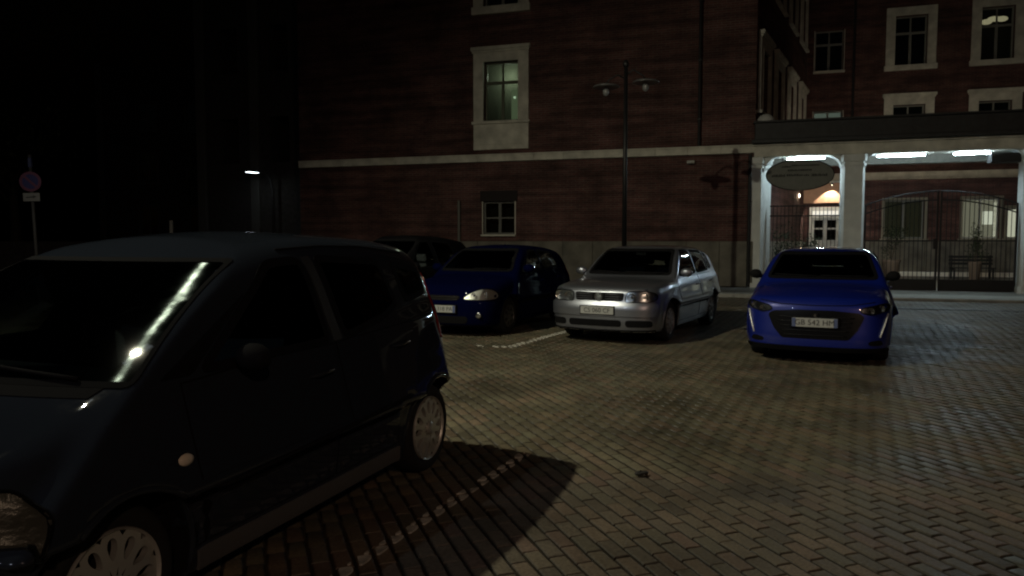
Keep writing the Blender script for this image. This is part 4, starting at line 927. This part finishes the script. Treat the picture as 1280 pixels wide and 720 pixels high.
b = MB(); k = 0
for z0_, z1_, e in ((0, .22, .04), (.22, 3.72, 0), (3.72, 3.80, .03), (3.80, 3.86, 0), (3.86, 4.06, .04)):
    P = [(-.10-e, -.05-e), (.20+e, -.05-e), (.50+e, .40), (.50+e, .55), (-.10-e, .55)]; k = len(b.v); b.v += [(p[0], p[1], z0_) for p in P]+[(p[0], p[1], z1_) for p in P]
    b.f += [tuple(range(k+4, k-1, -1)), tuple(range(k+5, k+10))]+[(k+i, k+(i+1) % 5, k+5+(i+1) % 5, k+5+i) for i in range(5)]
b.build('pier', PLAST, PO)
pier(2.47, 3.10, -.05, .50); pier(7.13, 7.75, -.05, .50); 
# rounded corner brackets of the first opening
for (x0, sg) in ((.30, 1), (2.47, -1)):
    Rr = .42; arc = [(x0+sg*(Rr-Rr*math.cos(t)), 4.06-Rr+Rr*math.sin(t)) for t in [i*math.pi/2/8 for i in range(9)]]
    fixn(MB().prism([(x0, 4.06)]+arc if True else arc, .0, .42).build('corner_bracket', PLAST, PO))
for (x0, sg) in ((3.10, 1), (7.13, -1)):
    Rr = .30; arc = [(x0+sg*(Rr-Rr*math.cos(t)), 4.06-Rr+Rr*math.sin(t)) for t in [i*math.pi/2/8 for i in range(9)]]
    fixn(MB().prism([(x0, 4.06)]+arc, .02, .40).build('corner_bracket', PLAST, PO))
MB().box(-.02, 7.9, -.12, .5, 4.06, 4.38, .015).box(-.05, 7.95, -.17, .45, 4.385, 4.45, .01).build('front_beam', STONE, PO)
MB().box(.6, 7.9, 2.85, 3.25, 4.02, 4.36, .015).build('rear_beam', mat('dimmed_stone', (.20, .19, .16), .85, var=.2), PO)  # stone made darker: the weaker light back here is in the colour
MB().box(.0, 7.9, .5, 2.85, 4.30, 4.36).build('ceiling', mat('dimmed_stone'), PO)
MB().box(-.10, 8.1, -.40, 3.5, 4.455, 4.56, .01).box(-.02, 8.0, -.28, 3.4, 4.56, 5.06, .02).box(-.06, 8.05, -.33, 3.45, 5.06, 5.12, .01).build('roof', LEAD, PO)
TUBE = emat('cool_tube', (.72, .92, 1.0), 300)
for i, (x0, x1, yy) in enumerate(((.95, 2.0, .25), (3.45, 4.70, .25), (5.45, 6.35, .25))):
    t = thing('tube_light', ['cool white tube light behind the beam over the first portico bay', 'cool white tube light left of two over the double gate', 'cool white tube light right of two over the double gate'][i], 'lamp', (7.43, 22.98, 0), BA, 'tube lights under the portico ceiling')
    MB().box(x0-.04, x1+.04, yy-.05, yy+.05, 4.03, 4.057, .01).build('lamp_housing', mat('white_metal', (.6, .6, .6), .4), t)
    MB().tube([(x0, yy, 4.005), (x1, yy, 4.005)], .014, 8).build('tube', TUBE, t)
t = thing('tube_light', 'added warm tube light lighting the courtyard, hidden behind the rear beam of the portico', 'lamp', (7.43, 22.98, 0), BA)  # added tube, out of sight, brightens the courtyard and rear wing
MB().box(3.6, 6.4, 3.27, 3.37, 4.20, 4.24, .01).build('lamp_housing', mat('white_metal'), t); MB().tube([(3.7, 3.32, 4.17), (6.3, 3.32, 4.17)], .022, 8).build('tube', emat('warm_tube', (1, .86, .66), 150), t)
dk = placed(MB().box(6.35, 7.10, .1, .5, 3.72, 3.99, .02).build('dark_box', mat('dark_box_metal', (.015, .015, .016), .6))); dk.name = 'shutter_box'; tag(dk, 'dark metal box under the beam at the far right of the portico', 'box')
sd_ = MB(); sd_.lathe([(.26, -.02), (.24, .10), (.17, .19), (.08, .235), (.001, .245)], 20, 'z', (.30, .05, 5.13)); o = placed(sd_.build('roof_vent', mat('white_dome', (.5, .5, .48), .5), None, True)); tag(o, 'small white dome on the left end of the portico roof', 'vent')

# oval hanging sign
sg = thing('hanging_sign', 'oval grey sign board with unreadable dark lettering hung in the first portico bay', 'sign', (7.43, 22.98, 0), BA)
ov = [(1.29+.96*math.cos(t)*(1 if abs(math.cos(t)) < .97 else .99), 3.49+.46*math.sin(t)) for t in [i*2*math.pi/40 for i in range(40)]]
fixn(MB().prism(ov, -.17, -.125).build('board', mat('sign_grey', (.16, .165, .145), .7, var=.1), sg))
rim = MB(); rim.tube([(p[0], -.175, p[1]) for p in ov]+[(ov[0][0], -.175, ov[0][1])], .016, 6); rim.build('board_rim', DARKMET, sg)
lt = MB()
for (xa, xb, zc, h) in ((.78, 1.02, 3.74, .05), (1.06, 1.80, 3.77, .045), (.95, 1.62, 3.63, .05), (.50, .86, 3.475, .075), (.92, 1.36, 3.485, .06), (1.62, 2.06, 3.475, .075), (1.40, 1.56, 3.48, .05)):
    x = xa
    while x < xb: w = random.uniform(.022, .045); lt.box(x, x+w, -.176, -.168, zc-h/2, zc+h/2*random.choice((.5, 1, 1))); x += w+.012
lt.build('worn_lettering', mat('sign_ink', (.03, .03, .028), .8), sg)
for xx in (.8, 1.78): MB().tube([(xx, -.10, 3.9), (xx, -.10, 4.08)], .012, 6).build('bracket', DARKMET, sg)

# ------------------------------------------------------------------ gates
def bar(parent, x, y, z0, z1, me_cache={}):
    h = round(z1-z0, 3)
    if h not in me_cache:
        me = MB().tube([(0, 0, 0), (0, 0, h)], .010, 6).mesh('bar'); me.materials.append(DARKMET); me_cache[h] = me
    o = bpy.data.objects.new('bar', me_cache[h]); COL.objects.link(o); o.parent = parent; o.location = (x, y, z0)
pg = thing('pedestrian_gate', 'dark iron bar gate with two top rails between the two left piers', 'gate', (7.43, 22.98, 0), BA)
for z in (.25, 2.28, 2.58): MB().box(.48, 2.46, .20, .23, z-.02, z+.02).build('rail', DARKMET, pg)
for i in range(17): bar(pg, .58+i*.11, .185, .08, 2.62)
def arch_z(x): t = (x-5.12)/2.0; return 2.96-.40*t*t
for (gx0, gx1, lb) in ((3.14, 5.10, 'left leaf of the dark iron driveway gate, beside the middle pier'), (5.14, 7.10, 'right leaf of the dark iron driveway gate, towards the right pier')):
    gt = thing('gate_leaf', lb, 'gate', (7.43, 22.98, 0), BA, 'driveway gate leaves')
    MB().box(gx0, gx0+.05, .18, .23, .06, arch_z(gx0)).build('gate_stile', DARKMET, gt); MB().box(gx1-.05, gx1, .18, .23, .06, arch_z(gx1)).build('gate_stile', DARKMET, gt)
    for dz_ in (0, -.26): MB().tube([(gx0+(gx1-gx0)*i/10, .205, arch_z(gx0+(gx1-gx0)*i/10)+dz_) for i in range(11)], .020, 6).build('rail', DARKMET, gt)
    MB().box(gx0+.05, gx1-.05, .19, .22, 1.50, 1.54).build('rail', DARKMET, gt)
    MB().box(gx0+.051, gx1-.051, .185, .215, .06, .40, .006).build('kick_plate', DARKMET, gt)
    for i in range(15):
        x = gx0+.05+(gx1-gx0-.1)*(i+1)/16; bar(gt, x, .16, .40, round(arch_z(x), 2)+.03)
    if gx0 < 4: MB().box(4.98, 5.095, .12, .26, 1.28, 1.58, .01).build('lock_box', DARKMET, gt)

# ------------------------------------------------------------------ planters, shrubs, bench in the courtyard
LEAF = mat('dark_leaves', (.028, .042, .020), .6, spec=.3)
def shrub(x, y, z, r, h, label, pot=True, n=420, seed=1):
    rr = random.Random(seed); t = thing('potted_shrub', label, 'plant', (7.43 + x*math.cos(BA) - y*math.sin(BA), 22.98 + x*math.sin(BA) + y*math.cos(BA), z), BA, 'shrubs in the courtyard')
    if pot: MB().lathe([(r*.35, 0), (r*.5, .02), (r*.62, h*.32), (r*.68, h*.34), (r*.68, h*.38), (r*.55, h*.38), (.001, h*.34)], 16).build('pot', mat('clay_pot', (.16, .12, .09), .8), t, True)
    z0 = h*.36; b = MB()
    for i in range(5): b.tube([(0, 0, z0), (rr.uniform(-r, r)*.6, rr.uniform(-r, r)*.6, h*.85)], .010, 5, .004)
    b.build('stem', mat('bark', (.06, .045, .03), .9), t)
    b = MB(); cl = [(rr.gauss(0, r*.42), rr.gauss(0, r*.42), z0+rr.uniform(.15, .95)*(h-z0)) for _ in range(9)]
    for i in range(n):
        c = cl[i % 9]; p = Vector((c[0]+rr.gauss(0, r*.22), c[1]+rr.gauss(0, r*.22), c[2]+rr.gauss(0, h*.09))); u = Vector((rr.gauss(0, 1), rr.gauss(0, 1), rr.gauss(0, 1))).normalized()*.05; v = u.cross(Vector((rr.gauss(0, 1), rr.gauss(0, 1), 1))).normalized()*.022
        b.add([p-u, p+v, p+u, p-v], [(0, 1, 2, 3)])
    b.build('foliage', LEAF, t); return t
shrub(.95, 1.6, .045, .42, 1.75, 'leafy pot shrub just inside the pedestrian gate, nearest the left pier', seed=2)
shrub(1.75, 2.1, .045, .34, 1.60, 'smaller pot shrub inside the pedestrian gate, behind the blue car roof', seed=3)
shrub(5.2, 7.8, .045, .50, 1.95, 'bushy pot shrub in front of the left rear ground floor window', seed=4)
shrub(8.0, 7.6, .045, .34, 1.85, 'slim pot shrub beside the bench, before the lit rear window', seed=5)
bn = thing('bench', 'dark slatted bench in the courtyard below the lit rear window', 'bench', wpos(8.1, 8.3)+(.045,), BA)
for i in range(4): MB().box(-.75, .75, -.22+i*.12, -.13+i*.12, .42, .45, .005).build('seat_slat', DARKMET, bn)
for i in range(3): MB().box(-.75, .75, .26, .285, .55+i*.13, .64+i*.13, .005).build('back_slat', DARKMET, bn)
for x in (-.65, .65): MB().box(x-.03, x+.03, -.22, -.16, 0, .42).box(x-.03, x+.03, .24, .30, 0, .92).box(x-.03, x+.03, -.16, .24, .36, .42).build('leg', DARKMET, bn)

# wall lamp and door light
def lamp_obj(kind, name, loc, power, col, r, rot=None, **k):
    ld = bpy.data.lights.new(name, kind); ld.energy = power; ld.color = col; ld.shadow_soft_size = r
    for a_, b_ in k.items(): setattr(ld, a_, b_)
    o = bpy.data.objects.new(name, ld); COL.objects.link(o); o.location = loc
    if rot is not None: o.rotation_euler = rot
    return o
gl_ = thing('wall_lamp', 'glowing globe wall lamp in the courtyard, seen below the oval sign', 'lamp', wpos(1.86, 9.6)+(0,), BA)
MB().lathe_ell((0, 0, 3.42), (.10, .10, .12), 16, 12).build('globe', emat('globe_glow', (1, .86, .66), 5.), gl_, True)
MB().tube([(0, .0, 3.54), (0, .0, 3.66), (-.10, .1, 3.72), (-.22, .12, 3.66)], .014, 6).build('bracket', DARKMET, gl_)
lamp_obj('POINT', 'globe_light', wpos(1.86, 9.42)+(3.4,), 26, (1, .72, .48), .12)
dl = thing('door_downlight', 'small spotlight under the lit belt strip above the white door', 'lamp', wpos(3.3, 10.62)+(0,), BA)
MB().lathe([(.001, 4.0), (.05, 4.0), (.055, 3.90), (.04, 3.90)], 14).build('spot_housing', DARKMET, dl)
MB().lathe([(.001, 3.895), (.036, 3.897)], 14).build('spot_lens', emat('spot_glow', (1, .9, .7), 12), dl)
p = wpos(3.3, 10.62); tgt = wpos(3.3, 10.85); o = lamp_obj('SPOT', 'door_light', p+(3.93,), 1300, (1, .88, .70), .03, None, spot_size=R(88), spot_blend=.12)
o.rotation_euler = (Vector((tgt[0], tgt[1], 2.6)) - Vector(o.location)).to_track_quat('-Z', 'Y').to_euler()

p = wpos(-8.3, 1.15); lamp_obj('POINT', 'room_light', p+(7.3,), 11, (.92, 1, .78), .15)

# ------------------------------------------------------------------ twin-head lamp in front of the wing (unlit)
sl = thing('street_lamp', 'unlit lamp post with two pan shaped heads in front of the brick wing', 'street lamp', (2.56, 17.0, 0), R(-8))
MB().tube([(0, 0, 0), (0, 0, .9)], .085, 12, .075).build('pole_base', DARKMET, sl, True); MB().tube([(0, 0, .9), (0, 0, 5.45)], .058, 12, .042).build('pole', DARKMET, sl, True)
MB().lathe([(.001, 5.40), (.06, 5.42), (.075, 5.48), (.05, 5.54), (.02, 5.58), (.001, 5.59)], 14).build('finial', DARKMET, sl, True)
for sgn, zz in ((-1, 4.98), (1, 5.06)):
    arm = MB().tube([(0, 0, 5.20+.05*sgn), (sgn*.18, 0, 5.30+.05*sgn), (sgn*.38, 0, zz+.16), (sgn*.43, 0, zz+.08)], .018, 8).build('arm', DARKMET, sl, True)
    hd = MB().lathe([(.03, .09), (.10, .075), (.24, .045), (.29, .02), (.30, -.005), (.285, -.01), (.12, .02), (.02, .03)], 24, 'z', (sgn*.44, 0, zz)).build('lamp_shade', mat('enamel_shade', (.10, .10, .10), .35, coat=.4), sl, True)
    MB().lathe_ell((sgn*.44, 0, zz-.10), (.075, .075, .10), 14, 10).build('bulb', mat('unlit_bulb', (.20, .20, .20), .1, coat=1., spec=.8), hd, True)

# ------------------------------------------------------------------ lit street lamps and the two added lamps behind the camera
def led_lamp(x, y, h, ax, ay, label, es=0., group='lit street lamps'):
    d = Vector((ax, ay, 0)).normalized(); t = thing('street_lamp', label, 'street lamp', (x-d.x*1.1, y-d.y*1.1, 0), math.atan2(d.y, d.x), group)
    MB().tube([(0, 0, 0), (0, 0, h-.6), (.12, 0, h-.15), (.45, 0, h+.10), (.85, 0, h+.12)], [.08, .055, .05, .04, .035], 10).build('pole', mat('galvanised', (.07, .07, .07), .6, .2), t, True)
    MB().box(.72, 1.38, -.14, .14, h+.06, h+.16, .03).build('lamp_head', mat('head_grey', (.12, .12, .12), .5), t)
    MB().box(.82, 1.34, -.11, .11, h+.045, h+.058).build('led_panel', emat('led_panel_'+str(int(es)), (.80, .93, 1), es), t); return t
for i, (lx, ly, lz, pw, cl, lr_, aim) in enumerate(LAMPS):
    led_lamp(lx, ly, lz, (1, .1), 0, '') if False else None
    v_ = Vector((aim[0]-lx, aim[1]-ly, 0)); led_lamp(lx, ly, lz+.05, v_.x, v_.y, ['lit street lamp left of the near minivan, outside the picture', 'added fill lamp on a post, unseen behind the camera on the right', 'added lamp on a post for highlights, unseen behind the camera on the left'][i], 1.)
    o = lamp_obj('SPOT', 'street_light', (lx, ly, lz), pw, cl, lr_, None, spot_size=R(120 if i == 0 else 165), spot_blend=1. if i == 0 else .6)
    q_ = v_ if i == 0 else v_.normalized()*3.2
    o.rotation_euler = (Vector((lx+q_.x, ly+q_.y, 0)) - Vector(o.location)).to_track_quat('-Z', 'Y').to_euler()
far = led_lamp(-11.1, 32, 4.38, -1, -1.6, 'distant lit street lamp glowing white in the dark left of the brick wing', 7)

# ------------------------------------------------------------------ sign post
sp = thing('sign_post', 'leaning post with round no parking sign over a small white plate', 'road sign', (-9.80, 15.4, 0), R(12)); sp.rotation_euler = (0, R(-1.5), R(12))
MB().tube([(0, 0, 0), (0, 0, 3.28)], .030, 10).build('post', mat('galvanised'), sp, True)
MB().lathe([(.001, -.045), (.20, -.045), (.20, -.030)], 28, 'y', (0, 0, 2.73)).build('sign_disc', mat('sign_blue', (.03, .03, .14), .5), sp)
dsc = MB(); dsc.lathe([(.150, -.050), (.203, -.050), (.203, -.043)], 28, 'y', (0, 0, 2.73)); a_, b_ = math.cos(R(45)), math.sin(R(45))
dsc.add([(x*a_-z*b_, -.049, 2.73+x*b_+z*a_) for x, z in ((-.022, -.16), (.022, -.16), (.022, .16), (-.022, .16))], [(0, 1, 2, 3)]); dsc.build('sign_ring', mat('sign_red', (.14, .04, .08), .5), sp)
o = MB().box(-.155, .155, -.050, -.035, 2.33, 2.50, .004).build('sub_plate', mat('sign_white', (.24, .25, .24), .7), sp)
MB().add([(x, -.0525, z) for x, z in ((-.10, 2.395), (.03, 2.405), (.03, 2.39), (.10, 2.42), (.03, 2.45), (.03, 2.43), (-.10, 2.415))], [tuple(range(7))]).build('arrow', M_INK, o)
MB().box(-.035, .035, -.03, .03, 3.02, 3.22, .01).build('post_cap', mat('cap_blue', (.04, .05, .12), .4), sp)

# ------------------------------------------------------------------ dark left background
fb = thing('brick_building', 'unlit distant building in the darkness left of the brick wing', 'building', (-32, 58, 0), R(8))
hs2 = [(3+i*3.6, 4.3+i*3.6, 2+j*4, 4.2+j*4) for i in range(9) for j in range(3)]
wall('wall', fb, 0, 36, 0, 15, hs2, mat('dark_render', (.06, .055, .05), .9, var=.3))
for h in hs2: window(fb, *h, surround=.15, hood=False, style='2', stone=mat('dim_trim', (.12, .12, .11), .8))
for x in (0, 12.2, 24.4, 35.5): MB().box(x, x+.5, -.12, .02, 0, 15.2, .02).build('pilaster', mat('dim_trim'), fb)
fb2 = thing('brick_building', 'narrow unlit building beyond the left end of the brick wing', 'building', (-14.4, 34.5, 0), R(-17))
wall('wall', fb2, 0, 6.2, 0, 16, [(1.2, 2.2, 5, 7), (3.8, 4.8, 5, 7), (1.2, 2.2, 9, 11), (3.8, 4.8, 9, 11)], mat('dark_render'), th=4)
for x in (.0, 2.85, 5.7): MB().box(x, x+.45, -.14, .02, 0, 16, .02).build('pilaster', mat('dim_trim'), fb2)
def bare_tree(x, y, h, label, seed):
    rr = random.Random(seed); t = thing('tree', label, 'tree', (x, y, 0), 0, 'dark trees in the left background'); b = MB(); pts = [(0, 0, 0), (.05, .02, h*.2), (-.05, .06, h*.45)]
    b.tube(pts, [.26, .20, .14], 9); b.build('trunk', mat('bark'), t, True); br = MB(); lf = MB()
    for i in range(13):
        an = rr.uniform(0, 6.28); z0 = h*rr.uniform(.3, .46); L = h*rr.uniform(.25, .48); e = Vector((math.cos(an)*L*.7, math.sin(an)*L*.7, z0+L*rr.uniform(.5, 1.1))); m_ = Vector((e.x*.45, e.y*.45, z0+(e.z-z0)*.6))
        br.tube([(-.05*min(1, z0/h*2), .04, z0), m_, e], [.07, .04, .012], 6)
        for k in range(190):
            p = m_.lerp(e, rr.uniform(0, 1.15)) + Vector((rr.gauss(0, h*.06), rr.gauss(0, h*.06), rr.gauss(0, h*.05))); u = Vector((rr.gauss(0, 1), rr.gauss(0, 1), rr.gauss(0, 1))).normalized()*.13; v = u.cross(Vector((rr.gauss(0, 1), .3, 1))).normalized()*.07; lf.add([p-u, p+v, p+u, p-v], [(0, 1, 2, 3)])
    br.build('limbs', mat('bark'), t, True); lf.build('crown', LEAF, t); return t
bare_tree(-22, 33, 10, 'dark leafy tree in the unlit left background, nearest the sign post', 3)
bare_tree(-14.5, 38, 9, 'dark tree just left of the distant lit lamp', 6)
bare_tree(-30, 40, 12, 'tall dark tree at the far left edge of the background', 9)
ps = MB().tube([(0, 0, 0), (0, 0, 2.05)], .045, 10).build('bollard_post', mat('post_grey', (.14, .13, .12), .7), None, True); ps.location = (-8.9, 19.5, 0); tag(ps, 'pale thin post standing alone left of the brick wing', 'post')
lw = MB(); lw.box(0, 13, 0, .3, 0, 1.5, .02); lwo = lw.build('boundary_wall', mat('dark_render'), None); lwo.location = (-24, 27, 0); lwo.rotation_euler = (0, 0, R(6)); tag(lwo, 'low dark boundary wall in the unlit left background', 'wall')
